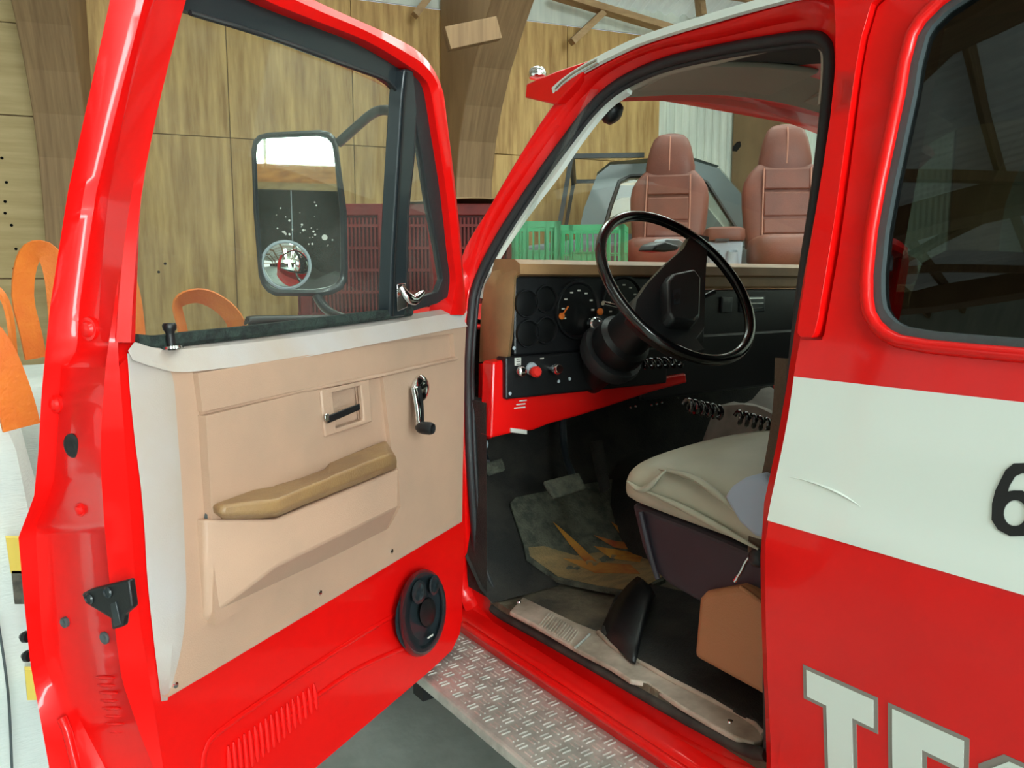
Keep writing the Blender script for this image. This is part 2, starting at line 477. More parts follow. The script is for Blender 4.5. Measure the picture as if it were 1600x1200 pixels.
# knee block on the near arch
for (u0, v0, u1, v1) in [(697, 62, 777, 45)]:
    P0 = onpl(u0, v0, B(0, 5.6, 0), EY); P1 = onpl(u1, v1, B(0, 5.6, 0), EY)
    add('knee_block', *beam(P0, P1, .09, .15), m_timber, ce, smooth=0, bevel=.004)
for (u0, v0, u1, v1, w_) in [(868, -8, 1055, 48, .13), (942, 20, 893, 66, .09), (676, -12, 648, 24, .09), (1092, -14, 1096, 24, .10)]:
    P0 = onpl(u0, v0, B(0, 7.2, 0), EY); P1 = onpl(u1, v1, B(0, 7.2, 0), EY)
    add('eave_brace', *beam(P0, P1, .06, w_, EY), m_timber_l, ce, smooth=0)
# purlins
pl = add('purlin', *box((0, 0, 0), (A1 - A0, .055, .16)), m_timber_l, None, smooth=0, bevel=.004, seg=1); up_ = [False]
for b in [6.95, 6.1, 5.2, 4.3, 3.8, 2.7, 1.6, .6]:
    for sgn in (1, -1):
        o = place(pl, up_, ce, (A0 + A1) / 2, b * sgn, zr(b) + .10)
# short noggings between the purlins
ng = add('nogging', *box((0, 0, 0), (.055, .86, .11)), m_timber, None, smooth=0); up_ = [False]
for a in [2.95, 3.95, 4.9, 6.4, 7.4]:
    for b in (6.5, 5.6, 4.7):
        o = place(ng, up_, ce, a, b, zr(b) + .12)
        o.matrix_basis = o.matrix_basis @ Matrix.Rotation(-math.atan(SLOPE), 4, 'X')
# roof sheets
LS = math.hypot(WB + .25, (WB + .25) * SLOPE)
rs = corr_sheet('roof_sheet', .9, LS, .15, .03, m_roof)
rsk = corr_sheet('added_skylight_sheet', .9, LS * .62, .15, .03, M('added_skylight_glow', c(225, 232, 228), .5, emit=c(230, 246, 240), es=SKYLIGHT))  # glowing roof sheets added for light, out of view
us = [False]; uk = [False]; k = 0
a = A0 + .45
while a < A1 + .2:
    for sgn in (1, -1):
        sky = (sgn == -1 and k % 3 == 1 and a > -1) or (sgn == 1 and k % 2 == 1 and a > .4)
        b0 = -sgn * 0
        o = place(rs, us, ce, a, sgn * (WB + .25), zr(WB) + .19 - .25 * SLOPE)
        ang = math.atan2(WB + .25, (WB + .25) * SLOPE)
        o.matrix_basis = o.matrix_basis @ Matrix.Rotation(ang * sgn, 4, 'X')
        if sky:
            o2 = place(rsk, uk, ce, a, sgn * (WB + .25 - 1.6), zr(WB) + .165 + (1.6 - .25) * SLOPE)
            o2.matrix_basis = o2.matrix_basis @ Matrix.Rotation(ang * sgn, 4, 'X')
    a += .9; k += 1
# cross bracing under the roof
bi = 0
for i in range(len(FR) - 1):
    for sgn in (1, -1):
        if sgn == 1 and i in (3, 4): continue
        for (s0, s1) in ((6.2, 2.2), (2.2, 6.2)):
            P0 = B(FR[i], sgn * s0, zr(s0) - .1); P1 = B(FR[i + 1], sgn * s1, zr(s1) - .1)
            add('roof_brace', *beam(P0, P1, .10, .12), m_timber, ce, smooth=0)

# the sides that the mirrors and the windows look at: dark lining below, a timber rail, backlit sheeting above
def lit_wall(name, pts, inward, zlow, zhi, lit, ztop, m_sheet, bright):
    P0, P1 = [np.array(p, float) for p in pts]; t = (P1 - P0); L = np.linalg.norm(t); t /= L; inw = np.array(inward, float)
    w = struct(name, *prism([P0 - inw * .10, P1 - inw * .10, P1 - inw * .16, P0 - inw * .16], [q + np.array([0, 0, .12]) for q in (P0 - inw * .10, P1 - inw * .10, P1 - inw * .16, P0 - inw * .16)]), m_timber, smooth=0)
    nb_ = int(L / 1.2); bw = L / nb_
    for k in range(nb_):
        q = P0 + t * (k + .5) * bw
        V, Fc = beam(q - t * bw * .497, q + t * bw * .497, .03, zlow - .14); V = [p + np.array([0, 0, zlow / 2 + .05]) for p in V]
        on_ = any(q[0] < (k + .5) * bw < q[1] for q in lit)
        add('added_glow_sheet' if on_ else 'lining_board', V, Fc, m_sheet if on_ else m_darkwall, w, smooth=0)  # low glowing sheets added, unseen, to light the open door and cab
    V, Fc = beam(P0 + inw * .05, P1 + inw * .05, .09, .24); add('rail_beam', [p + np.array([0, 0, zlow + .06]) for p in V], Fc, m_beam, w, smooth=0, bevel=.005, seg=1)
    V, Fc = beam(P0 + inw * .12, P1 + inw * .12, .05, .09); add('rail_ledge', [p + np.array([0, 0, zlow - .10]) for p in V], Fc, m_timber_l, w, smooth=0)
    m = int(L / .9); pw_ = L / m
    for k in range(m):
        q = P0 + t * (k + .5) * pw_; hh = zhi - zlow - .2
        V, Fc = beam(q - t * pw_ * .49, q + t * pw_ * .49, .01, hh); add('translucent_sheet', [p + np.array([0, 0, zlow + .19 + hh / 2]) for p in V], Fc, m_sheet if bright[0] < (k + .5) * pw_ < bright[1] else m_translucent_dim, w, smooth=0)
        V, Fc = beam(q + t * pw_ * .5 + inw * .02 - t * .025, q + t * pw_ * .5 + inw * .02 + t * .025, .04, hh); add('batten', [p + np.array([0, 0, zlow + .19 + hh / 2]) for p in V], Fc, m_corr, w, smooth=0)
    if ztop > zhi:
        V, Fc = beam(P0, P1, .04, ztop - zhi); add('gable_lining', [p + np.array([0, 0, (ztop + zhi) / 2]) for p in V], Fc, m_corr, w, smooth=0)
    return w
lit_wall('wall_rear', (B(A0, -WB, 0), B(A1, -WB, 0)), EY, 2.3, 4.15, ((13.2, 15.2),), 4.2, m_translucent, (11.2, 15.4))
lit_wall('wall_left', (B(A0, -WB, 0), B(A0, WB, 0)), EX, 2.3, 4.3, ((2.5, 11.0),), 7.0, m_translucent_dim, (-1, -1))
struct('wall_right', *bbox_(A1, A1 + .08, -WB, WB, 0, 7.0), m_corr, smooth=0)

# ================================================================== THE FIRE TRUCK: cab side
YB = .775                    # front edge of the rear door
_sil = [(1205, 1180), (1199, 1060), (1196, 960), (1195, 880), (1197, 815), (1207, 770), (1220, 710), (1232, 650), (1240, 590), (1250, 520), (1262, 440), (1276, 355), (1290, 270), (1304, 185), (1318, 100), (1331, 20)]
_sp = np.array([ony(u, v, YB) for u, v in _sil])
_zz = np.concatenate([[.35, .58], _sp[:, 2]]); _xx = np.concatenate([[.06, .03], _sp[:, 0]])
_o = np.argsort(_zz); _zz = _zz[_o]; _xx = _xx[_o]
_zs = np.linspace(.35, 2.1, 400); _xs = np.interp(_zs, _zz, _xx)
_k = np.ones(13) / 13; _xs2 = np.convolve(np.pad(_xs, 6, 'edge'), _k, 'valid')
def Xs(z): return float(np.interp(z, _zs, _xs2))
def side(u, v, off=0.0):
    z = 1.4
    for _ in range(25):
        p = onx(u, v, Xs(z) + off); z = .5 * z + .5 * p[2]
    return p
def syz(u, v, off=0.0): p = side(u, v, off); return (p[1], p[2])
XM = 1.70                    # the right side of the cab mirrors the left about x = XM/2
def mir(P): return [np.array([XM - p[0], p[1], p[2]]) for p in P]

truck = thing('fire_truck', 'red fire truck with a white side stripe and its driver door standing open', 'fire truck', (.85, .9, 0))

def on_side(off):
    return lambda y, z, d: (Xs(z) + off + d, y, z)

# ---- rear door skin
win_px = [(1470, 0), (1440, 30), (1425, 55), (1413, 100), (1405, 150), (1390, 220), (1375, 290), (1362, 362), (1355, 430), (1355, 465), (1359, 490), (1370, 509), (1385, 523), (1405, 533), (1450, 541), (1520, 548), (1600, 555)]
win = [syz(*p) for p in win_px]
zb_ = win[-1][1]
win += [(-.28, zb_ - .002), (-.33, zb_ + .05), (-.33, 1.90), (-.28, 1.95), (win[0][0] - .10, 1.955), (win[0][0] - .04, 1.945)]
door_top = [(1392, -8), (1372, 10), (1357, 60), (1348, 110), (1338, 190), (1325, 290), (1311, 390), (1298, 465), (1288, 522), (1284, 531), (1250, 531)]
dpoly = [syz(*p) for p in door_top]
zlo = .625
rear_outer = dpoly + [(YB, z) for z in np.linspace(1.40, zlo, 12)] + [(-.42, zlo), (-.42, 1.985), (dpoly[0][0], 1.985)]
V, Fc = sheet(rear_outer, [win], on_side(0), .03, .045)
rear_door = add('rear_door', V, Fc, m_red, truck, smooth=40)
# lower edge turned under the door
# rounded lip of the window cut-out
lip = [np.array([Xs(z) - .002, y, z]) for y, z in win]
add('window_lip', *sweep(lip, circ(.010, 8), closed=True), m_red, rear_door, local=True, smooth=60)
# gasket and glass
cy = np.mean([p[0] for p in win]); cz = np.mean([p[1] for p in win])
def shrink(P, k):
    out = []; n = len(P)
    for i in range(n):
        a = np.array(P[i - 1]); b_ = np.array(P[i]); c_ = np.array(P[(i + 1) % n])
        t = c_ - a; t /= np.linalg.norm(t) + 1e-9; nn = np.array([-t[1], t[0]])
        if (np.array([cy, cz]) - b_) @ nn < 0: nn = -nn
        out.append(tuple(b_ + nn * k))
    return out
w1 = shrink(win, .008); w2 = shrink(win, .020)
add('window_gasket', *sheet(win, [w2], on_side(.003), .018, None), m_gasket, rear_door, local=True, smooth=40)
add('window_glass', *sheet(w1, [], on_side(.014), .004, .12), m_tint, rear_door, local=True, smooth=60)
# dark pillar trim seen inside the window
# ---- white stripe, number and letters (vinyl on the door)
zt = np.mean([syz(1240, 587)[1], syz(1600, 630)[1]]); zb = np.mean([syz(1197, 811)[1], syz(1600, 931)[1]])
add('white_stripe', *sheet([(YB - .001, zt), (YB - .001, zb), (-.42, zb), (-.42, zt)], [], on_side(-.0012), .001, .03), m_white, rear_door, local=True, smooth=60)
def yz(u, v): return syz(u, v)
def letter(name, polys, hgrey=.0):
    pass
# T : slab letter, measured from its visible top
t_tl = syz(1255, 1037); t_tr = syz(1372, 1091); t_bl = syz(1256, 1090); t_br = syz(1371, 1147)
s_l = syz(1285, 1105); s_r = syz(1337, 1128)
yl, yr = t_tl[0], t_tr[0]; ztop = .5 * (t_tl[1] + t_tr[1]); zbar = .5 * (t_bl[1] + t_br[1]); yc = .5 * (yl + yr); sw = (s_l[0] - s_r[0]) / 2
H_L = .27
def block_letter(name, poly_out, poly_in, holes_out=(), holes_in=()):
    add(name + '_outline', *sheet(poly_out, list(holes_out), on_side(-.0010), .0009, .05), m_grey_outline, rear_door, local=True, smooth=60)
    add(name, *sheet(poly_in, list(holes_in), on_side(-.0018), .0007, .05), m_white, rear_door, local=True, smooth=60)
def Tpoly(e):
    return [(yl - e, ztop - e), (yr + e, ztop - e), (yr + e, zbar + e), (yc - sw + e, zbar + e), (yc - sw + e, ztop - H_L + e), (yc + sw - e, ztop - H_L + e), (yc + sw - e, zbar + e), (yl - e, zbar + e)]
block_letter('letter_t', Tpoly(0), Tpoly(.0065))
e0 = syz(1388, 1100); e1 = syz(1515, 1156); el, er = e0[0], e1[0]; sw2 = 2 * sw; bar = ztop - zbar
def Epoly(e):
    zb0 = ztop - H_L; bh = bar * .95; mid = (ztop + zb0) / 2
    return [(el - e, ztop - e), (er + e, ztop - e), (er + e, ztop - bh + e), (el - sw2 + e, ztop - bh + e), (el - sw2 + e, mid + bh * .4 - e), (er + .012 + e, mid + bh * .4 - e), (er + .012 + e, mid - bh * .4 + e),
            (el - sw2 + e, mid - bh * .4 + e), (el - sw2 + e, zb0 + bh - e), (er + e, zb0 + bh - e), (er + e, zb0 + e), (el - e, zb0 + e)]
block_letter('letter_e', Epoly(0), Epoly(.0065))
s0 = er - .012; swd = (el - er) * 1.0; ch = .03
def Spoly(e):
    L_, R_ = s0 - e, s0 - swd + e; T_ = ztop - e; Bm = ztop - H_L + e; bh = bar * .85; st = sw2 * .85
    mid = (T_ + Bm) / 2
    return [(L_ - ch, T_), (R_ + ch, T_), (R_, T_ - ch), (R_, T_ - bh + e), (L_ - st + 2 * e, T_ - bh + 2 * e), (L_ - st + 2 * e, mid + bh * .45 - e), (R_ + ch, mid + bh * .45 - e), (R_, mid + bh * .45 - ch), (R_, Bm + ch), (R_ + ch, Bm), (L_ - ch, Bm), (L_, Bm + ch), (L_, Bm + bh - e),
            (R_ + st - 2 * e, Bm + bh - 2 * e), (R_ + st - 2 * e, mid - bh * .45 + e), (L_ - ch, mid - bh * .45 + e), (L_, mid - bh * .45 + ch), (L_, T_ - ch)]
block_letter('letter_s', Spoly(0), Spoly(.0065))
# the number: a 6
q0 = syz(1553, 780); q1 = syz(1596, 722); q2 = syz(1600, 842)
h6 = q1[1] - q2[1]; w6 = h6 * .62; yc6 = q0[0] - w6 / 2; zb6 = q2[1]; st6 = h6 * .165
ro = h6 * .315
def arc(cx, cz, rx, rz, a0, a1, n): return [(cx - rx * math.cos(math.radians(a0 + (a1 - a0) * k / (n - 1))), cz + rz * math.sin(math.radians(a0 + (a1 - a0) * k / (n - 1)))) for k in range(n)]
bc = zb6 + ro
outer6 = arc(yc6, bc, w6 / 2, ro, -180, 0, 20) + arc(yc6, bc, w6 / 2, ro, 0, 60, 6)
# bowl ring with ascending stroke: outline of the whole figure, counter as a hole
tail_o = [(yc6 + w6 / 2, bc + ro * .2), (yc6 + w6 / 2 * .97, bc + ro * .8), (yc6 + w6 / 2 * .72, zb6 + h6 * .86), (yc6 + w6 * .22, zb6 + h6 * .97), (yc6, zb6 + h6), (yc6 - w6 * .28, zb6 + h6 * .96), (yc6 - w6 * .45, zb6 + h6 * .80)]
tail_i = [(yc6 - w6 * .45 + st6 * .9, zb6 + h6 * .78), (yc6 - w6 * .17, zb6 + h6 * .85), (yc6, zb6 + h6 * .865), (yc6 + w6 * .14, zb6 + h6 * .80), (yc6 + w6 * .22, zb6 + h6 * .66), (yc6 + w6 * .23, zb6 + h6 * .58)]
bowl_top = [(yc6 + w6 * .12, bc + ro * .93), (yc6 - w6 * .05, bc + ro * 1.0), (yc6 - w6 * .25, bc + ro * .86), (yc6 - w6 * .42, bc + ro * .52)]
bowl_bot = [(yc6 - w6 / 2, bc), (yc6 - w6 * .44, bc - ro * .5), (yc6 - w6 * .27, bc - ro * .85), (yc6, bc - ro), (yc6 + w6 * .27, bc - ro * .85), (yc6 + w6 * .44, bc - ro * .5)]
out6 = tail_o + tail_i + bowl_top + bowl_bot
hole6 = [(yc6 + (w6 / 2 - st6) * math.cos(t), bc + (ro - st6 * .85) * math.sin(t)) for t in np.linspace(0, 2 * math.pi, 20, endpoint=False)]
add('number_six', *sheet(out6, [hole6], on_side(-.0030), .0015, None), m_black_decal, rear_door, local=True, smooth=60)
# heart-shaped scuff left out of the paint: small dent crease on the stripe
cr = [side(u, v, -.001) for u, v in [(1232, 745), (1265, 752), (1300, 765), (1325, 778), (1345, 792)]]
add('dent_crease', *sweep(spl(cr, 16), circ(.0035, 6, .002), scale=[max(.15, math.sin(math.pi * (k + .5) / 16)) for k in range(16)]), m_white, rear_door, local=True, smooth=60)

# ---- B-pillar strip over the seam
bl = [(1312, 40), (1312, 110), (1304, 185), (1293, 260), (1280, 340), (1266, 430), (1254, 505), (1253, 520), (1258, 526)]
br = [(1275, 527), (1280, 520), (1285, 500), (1297, 430), (1311, 345), (1323, 260), (1334, 180), (1344, 110), (1353, 60), (1368, 8), (1385, -8)]
bp = [syz(u, v) for u, v in bl] + [syz(u, v) for u, v in br] + [(syz(1385, -8)[0], 2.0), (syz(1312, 40)[0] + .01, 2.0)]
add('pillar_cover', *sheet(bp, [], on_side(-.012), .03, .05), m_red, truck, bevel=.007, seg=3, smooth=40)
# pillar body behind the cover
rb = []
for z in np.linspace(.62, 2.0, 16):
    x = Xs(z)
    yb = YB + (.012 if z < 1.42 else .012 + (z - 1.42) * -.02)
    rb.append([(x + .012, yb - .005, z), (x + .03, yb + .02, z), (x + .075, yb + .012, z), (x + .12, yb - .07, z), (x + .03, yb - .14, z)])
add('center_pillar', *loft(rb, cu=True, capa=True, capb=True), m_red, truck, smooth=30)

# ---- the door opening: red frame rings traced around it, then the rubber weatherstrip
WS = [(1206, 1186), (1170, 1176), (1110, 1146), (1040, 1108), (930, 1042), (830, 985), (782, 950), (757, 908), (744, 850), (735, 740), (731, 640), (731, 560), (735, 500), (743, 445), (778, 372), (836, 282), (886, 213), (926, 162), (968, 126), (1035, 95), (1130, 72), (1220, 57), (1272, 52), (1295, 62), (1303, 90), (1299, 160), (1283, 300), (1265, 420), (1252, 530), (1240, 640), (1222, 760), (1212, 900), (1208, 1060)]
OFFW = .060
ws3 = [side(u, v, OFFW) for u, v in WS]
NW = 110
wsp = spl(ws3, NW, closed=True)
R1px = [(1206, 1200), (1168, 1196), (1105, 1170), (1035, 1132), (922, 1066), (820, 1008), (768, 970), (738, 925), (729, 860), (725, 740), (722, 640), (724, 555), (727, 490), (736, 436), (768, 358), (824, 268), (874, 197), (914, 147), (956, 110), (1026, 78), (1125, 58), (1220, 36), (1280, 30), (1309, 45), (1316, 85), (1312, 160), (1296, 300), (1278, 420), (1264, 530), (1252, 640), (1234, 760), (1222, 900), (1216, 1060)]
r1 = spl([side(u, v, .045) for u, v in R1px], NW, closed=True)
# outer ring: rocker lip, front edge by the fender, windscreen edge of the pillar, roof gutter, behind the rear door
R0px = [(1206, 1240), (1160, 1236), (1085, 1200), (1010, 1150), (900, 1078), (800, 1012), (745, 976), (722, 940), (716, 860), (714, 740), (712, 640), (714, 540), (716, 470), (722, 400), (765, 325), (815, 240), (862, 168), (900, 128), (950, 98), (1020, 68), (1120, 38), (1220, 10), (1290, -8), (1330, 20), (1332, 85), (1328, 160), (1312, 300), (1294, 420), (1280, 530), (1268, 640), (1250, 760), (1238, 900), (1232, 1060)]
r0 = spl([side(u, v, .004 if u < 1240 else .02) for u, v in R0px], NW, closed=True)
r2 = [p + np.array([.018, 0, 0]) for p in wsp]
r00 = [p + np.array([.05, 0, 0]) for p in r0]
V, Fc = loft([r0, r1, wsp, r2], cu=True)
cab = add('cab_frame', V, Fc, m_red, truck, smooth=16, recalc=False)
so = cab.modifiers.new('skin', 'SOLIDIFY'); so.thickness = .004; so.offset = 0
# rubber strip: two beads
def inset(path, k, dx):
    n = len(path); out = []; ctr = np.mean(path, 0)
    for i in range(n):
        t = path[(i + 1) % n] - path[i - 1]; t /= np.linalg.norm(t) + 1e-9
        nn = np.cross(t, np.array([1., 0, 0])); nn /= np.linalg.norm(nn) + 1e-9
        if (ctr - path[i]) @ nn < 0: nn = -nn
        out.append(path[i] + nn * k + np.array([dx, 0, 0]))
    return out
wst = add('door_weatherstrip', *sweep(inset(wsp, .006, -.002), circ(.012, 10, .011), closed=True), m_rubber, truck, smooth=60)
add('weatherstrip_lip', *sweep(inset(wsp, .017, .006), circ(.006, 8), closed=True), m_rubber, wst, local=True, smooth=60)
sl_px = [(770, 950), (786, 962), (830, 986), (930, 1042), (1040, 1105), (1110, 1143), (1165, 1171), (1198, 1180)]
add('sill_seal', *sweep(spl([side(u, v, .046) for u, v in sl_px], 30), circ(.012, 10), upv=(1, 0, 0)), m_brownrub, truck, smooth=60)
# white inner pillar trim along the windscreen side, tapered at the bottom
tp = [(753, 466), (759, 440), (774, 405), (808, 352), (840, 308), (872, 266), (910, 211), (950, 162), (984, 138)]
wt = spl([side(u, v, .078) for u, v in tp], 24)
add('pillar_trim', *sweep(wt, [(-.012, -.008), (.012, -.008), (.014, .004), (0, .010), (-.014, .004)], upv=(1, 0, 0)), m_white, truck, smooth=40)
tp2 = [(982, 138), (1040, 112), (1130, 90), (1215, 70), (1268, 64), (1289, 76), (1292, 110), (1287, 165)]
wt = spl([side(u, v, .085) for u, v in tp2], 26)
add('headlining_edge', *sweep(wt, circ(.010, 8), upv=(1, 0, 0)), m_headl, truck, smooth=60)

# ---- rocker panel, its lower lip and the fender edge
def rowx(x, z, y0, y1): return [np.array([x, y, z]) for y in np.linspace(y0, y1, 8)]
ry0, ry1 = -.42, 1.90
rk = [rowx(.05, .650, ry0, ry1), rowx(.022, .646, ry0, ry1), rowx(.010, .642, ry0, ry1), rowx(.004, .636, ry0, ry1), rowx(.002, .628, ry0, ry1), rowx(.006, .600, ry0, ry1), rowx(.03, .575, ry0, ry1), rowx(.10, .57, ry0, ry1)]
add('rocker_panel', *loft(rk), m_red, truck, smooth=40, recalc=False)
rg = [onx(u, v, .004) for u, v in [(735, 990), (800, 1036), (930, 1119), (1052, 1199)]]
add('rocker_lip', *sweep([np.array([.0, y, .632]) for y in np.linspace(-.4, 1.72, 12)], circ(.010, 8)), m_red, truck, smooth=60)

# ---- running board of tread plate
BX0, BX1, BY0, BY1, BZ = -.195, .0, -.4, 1.98, .598
bd = add('running_board', *prism([(BX0, BY0, BZ), (BX1 + .03, BY0, BZ), (BX1 + .03, BY1, BZ), (BX0, BY1, BZ)], [(BX0, BY0, BZ - .03), (BX1 + .03, BY0, BZ - .03), (BX1 + .03, BY1, BZ - .03), (BX0, BY1, BZ - .03)]), m_alu, truck, smooth=0, bevel=.006)
tb = MB(); st = .031
nx = 6
for j in range(int((BY1 - BY0) / st)):
    for i in range(nx):
        cx = BX0 + .012 + st * (i + .5); cyy = BY0 + st * (j + .5)
        vert = (i + j) % 2
        for k in (-1, 1):
            if vert: cc = (cx + k * .0055, cyy, BZ + .0008); dx, dy = .0052, .024
            else: cc = (cx, cyy + k * .0055, BZ + .0008); dx, dy = .024, .0052
            x0, x1, y0, y1 = cc[0] - dx / 2, cc[0] + dx / 2, cc[1] - dy / 2, cc[1] + dy / 2; i_ = .0016
            V = [(x0, y0, BZ - .001), (x1, y0, BZ - .001), (x1, y1, BZ - .001), (x0, y1, BZ - .001), (x0 + i_, y0 + i_, BZ + .0025), (x1 - i_, y0 + i_, BZ + .0025), (x1 - i_, y1 - i_, BZ + .0025), (x0 + i_, y1 - i_, BZ + .0025)]
            tb.put(V, [(4, 5, 6, 7), (0, 1, 5, 4), (1, 2, 6, 5), (2, 3, 7, 6), (3, 0, 4, 7)])
tb.build('tread_pattern', m_alu, bd, local=True, smooth=0, kind='stuff', recalc=False)
for y in (.1, .9, 1.7):
    add('board_bracket', *box((.0, y, .53), (.30, .05, .09)), m_under, truck, smooth=0)

# ---- roof, gutter, visor, windscreen
gp = [(866, 142), (882, 128), (905, 112), (935, 95), (965, 80), (1000, 64), (1050, 47), (1100, 32), (1150, 17), (1200, 3), (1260, -12), (1340, -28)]
g3 = [side(u, v, -.004) for u, v in gp]
g3 = g3 + [np.array([Xs(1.99) + .002, y, 1.995]) for y in (.5, .2, -.1, -.42)]
gs = spl(g3, 40)
add('roof_gutter', *sweep(gs, [(-.007, -.006), (.007, -.006), (.009, .004), (0, .008), (-.009, .004)], upv=(1, 0, 0)), m_white, truck, smooth=40)
lead = spl([side(u, v, -.006) for u, v in [(871, 140), (885, 126), (908, 110), (936, 95)]], 10)
add('gutter_end_cap', *sweep(lead, circ(.007, 8), upv=(1, 0, 0)), m_chrome, truck, smooth=60)
rings = []
for k in range(17):
    t = k / 16; crown = .05 * math.sin(math.pi * t) ** .5
    rings.append([np.array([p[0] + (XM - 2 * p[0]) * t, p[1] + (.07 * math.sin(math.pi * t) if i < 14 else 0) * (1 - i / 40), p[2] + crown + .004]) for i, p in enumerate(gs)])
roof = add('roof_panel', *loft(rings), m_red, truck, smooth=40, recalc=False)
so = roof.modifiers.new('skin', 'SOLIDIFY'); so.thickness = .012; so.offset = -1
# lining under the roof
rings = []
hl = spl([side(u, v, .10) for u, v in [(985, 138), (1050, 111), (1130, 90), (1210, 72), (1270, 66)]] + [np.array([Xs(1.9) + .1, y, 1.90]) for y in (.55, .2, -.3)], 30)
for k in range(13):
    t = k / 12
    rings.append([np.array([p[0] + (XM - 2 * p[0]) * t, p[1] + .03 * math.sin(math.pi * t) * (1 - i / 30), p[2] + .012 + .085 * math.sin(math.pi * t) * (1 - i / 45)]) for i, p in enumerate(hl)])
add('headlining', *loft(rings), m_blackcloth, truck, smooth=40, recalc=False)
# header rail over the windscreen with folded sun visors
yh0 = side(975, 142, .1)[1]; zh0 = side(975, 142, .1)[2]
hv = []
for k in range(13):
    t = k / 12; x = .21 + (XM - .42) * t; bow = .03 * math.sin(math.pi * t); cz_ = zh0 + .075 * math.sin(math.pi * t)
    hv.append([np.array([x, yh0 - .005 + bow, cz_ + .02]), np.array([x, yh0 + .02 + bow, cz_ - .012]), np.array([x, yh0 + .005 + bow, cz_ - .020]), np.array([x, yh0 - .13 + bow, cz_ + .028])])
add('windscreen_header', *loft(hv, cu=True, capa=True, capb=True), m_headl, truck, smooth=30)
for x0, x1 in ((.27, .78), (.92, 1.43)):
    sv = []
    for k in range(9):
        t = k / 8; x = x0 + (x1 - x0) * t; bow = .03 * math.sin(math.pi * x / XM); cz_ = zh0 + .075 * math.sin(math.pi * (x - .21) / (XM - .42))
        sv.append([np.array([x, yh0 - .02 + bow, cz_ - .002]), np.array([x, yh0 - .015 + bow, cz_ - .014]), np.array([x, yh0 - .16 + bow, cz_ + .014]), np.array([x, yh0 - .165 + bow, cz_ + .026])])
    add('sun_visor', *loft(sv, cu=True, capa=True, capb=True), m_headl, truck, smooth=50, bevel=.005)
# outside visor: a wedge across the cab above the windscreen
vz = [(820, 153), (822, 131), (868, 112), (922, 94), (905, 122), (868, 164)]
vs_ = [side(u, v, .01) for u, v in vz]
rings = []
for k in range(15):
    t = k / 14; x = .135 + (XM - .27) * t; bow = .03 * math.sin(math.pi * t)
    rings.append([np.array([x, p[1] + bow, p[2] + .08 * math.sin(math.pi * t)]) for p in [onx(u, v, .135) for u, v in vz]])
vis = add('outside_visor', *loft(rings, cu=True, capa=True, capb=True), m_red, truck, smooth=30, bevel=.004)
mk = onx(840, 121, .15)
add('marker_lamp', *lathe([(.02, 0), (.022, .008), (.018, .02), (.006, .026)], mk, (0, .1, 1), 14), m_chrome, vis, local=True, smooth=50)
# windscreen glass
def wsr(v0, u0, n=13, zoff=0): pass
gl = []
top = np.array([.17, yh0 + .03, zh0 - .0]); bot = side(752, 455, .09); bot = np.array([bot[0], bot[1] + .03, bot[2] - .06])
for i in range(7):
    f = i / 6; P = top + (bot - top) * f
    gl.append([np.array([P[0] + (XM - 2 * P[0]) * k / 16, P[1] + (.03 + .14 * f) * math.sin(math.pi * k / 16), P[2] + .05 * (1 - f) * math.sin(math.pi * k / 16)]) for k in range(17)])
add('windscreen', *loft(gl), m_glass_dusty, truck, smooth=60, recalc=False)
gn = np.cross(np.array([1., 0, 0]), gl[0][8] - gl[-1][8]); gn /= np.linalg.norm(gn)
if gn[1] > 0: gn = -gn
def onglass(u, v): return onpl(u, v, gl[3][8] + gn * .004, gn)
add('glass_sticker', *prism([onglass(u, v) for u, v in [(1145, 236), (1146, 230), (1152, 223), (1157, 222), (1158, 228), (1151, 237)]], [onglass(u, v) - gn * .003 for u, v in [(1145, 236), (1146, 230), (1152, 223), (1157, 222), (1158, 228), (1151, 237)]]), m_blackpl, truck, smooth=0)
# right-hand pillar and door opening, seen only from the side
rA = mir(spl([side(u, v, .05) for u, v in [(745, 470), (793, 375), (850, 285), (900, 217), (960, 145)]], 14))
add('right_pillar', *sweep(rA, circ(.035, 8), upv=(1, 0, 0)), m_red, truck, smooth=60)
rd = []
for z in (.66, .9, 1.15, 1.3, 1.45):
    rd.append([np.array([XM - Xs(z) - .02, y, z]) for y in (-.42, .3, .8, 1.3, 1.66)])
add('right_door_panel', *loft(rd), m_blackpl, truck, smooth=40, recalc=False)
rdf = []
for z in (1.45, 1.6, 1.75, 1.92):
    rdf.append([np.array([XM - Xs(z) - .01, y, z]) for y in (-.42, .3, .75)])
add('right_rear_side', *loft(rdf), m_blackpl, truck, smooth=40, recalc=False)
add('cab_back_wall', *box((XM / 2, -.44, 1.3), (XM - .06, .04, 1.36)), m_blackpl, truck, smooth=0)

# ---- front end: fender, hood, wheel, chassis
FY0, FY1 = 1.93, 3.35
fr = []
for y, zt_, xo in ((FY0, 1.40, .01), (2.05, 1.405, .0), (2.4, 1.40, -.005), (2.9, 1.385, -.002), (3.2, 1.36, .01), (FY1, 1.32, .05)):
    fr.append([np.array([xo + .05, y, .62]), np.array([xo, y, .72]), np.array([xo - .008, y, 1.0]), np.array([xo - .012, y, 1.12]), np.array([xo + .015, y, 1.24]), np.array([xo + .02, y, zt_ - .03]), np.array([xo + .05, y, zt_]), np.array([xo + .22, y, zt_ + .005])])
fe = add('front_fender', *loft(fr), m_red, truck, smooth=40, recalc=False)
so = fe.modifiers.new('skin', 'SOLIDIFY'); so.thickness = .01; so.offset = -1
hd = []
for y, z in ((1.80, 1.415), (2.2, 1.425), (2.8, 1.41), (3.2, 1.375), (FY1, 1.33)):
    hd.append([np.array([.22 + (XM - .44) * k / 10, y, z + .03 * math.sin(math.pi * k / 10)]) for k in range(11)])
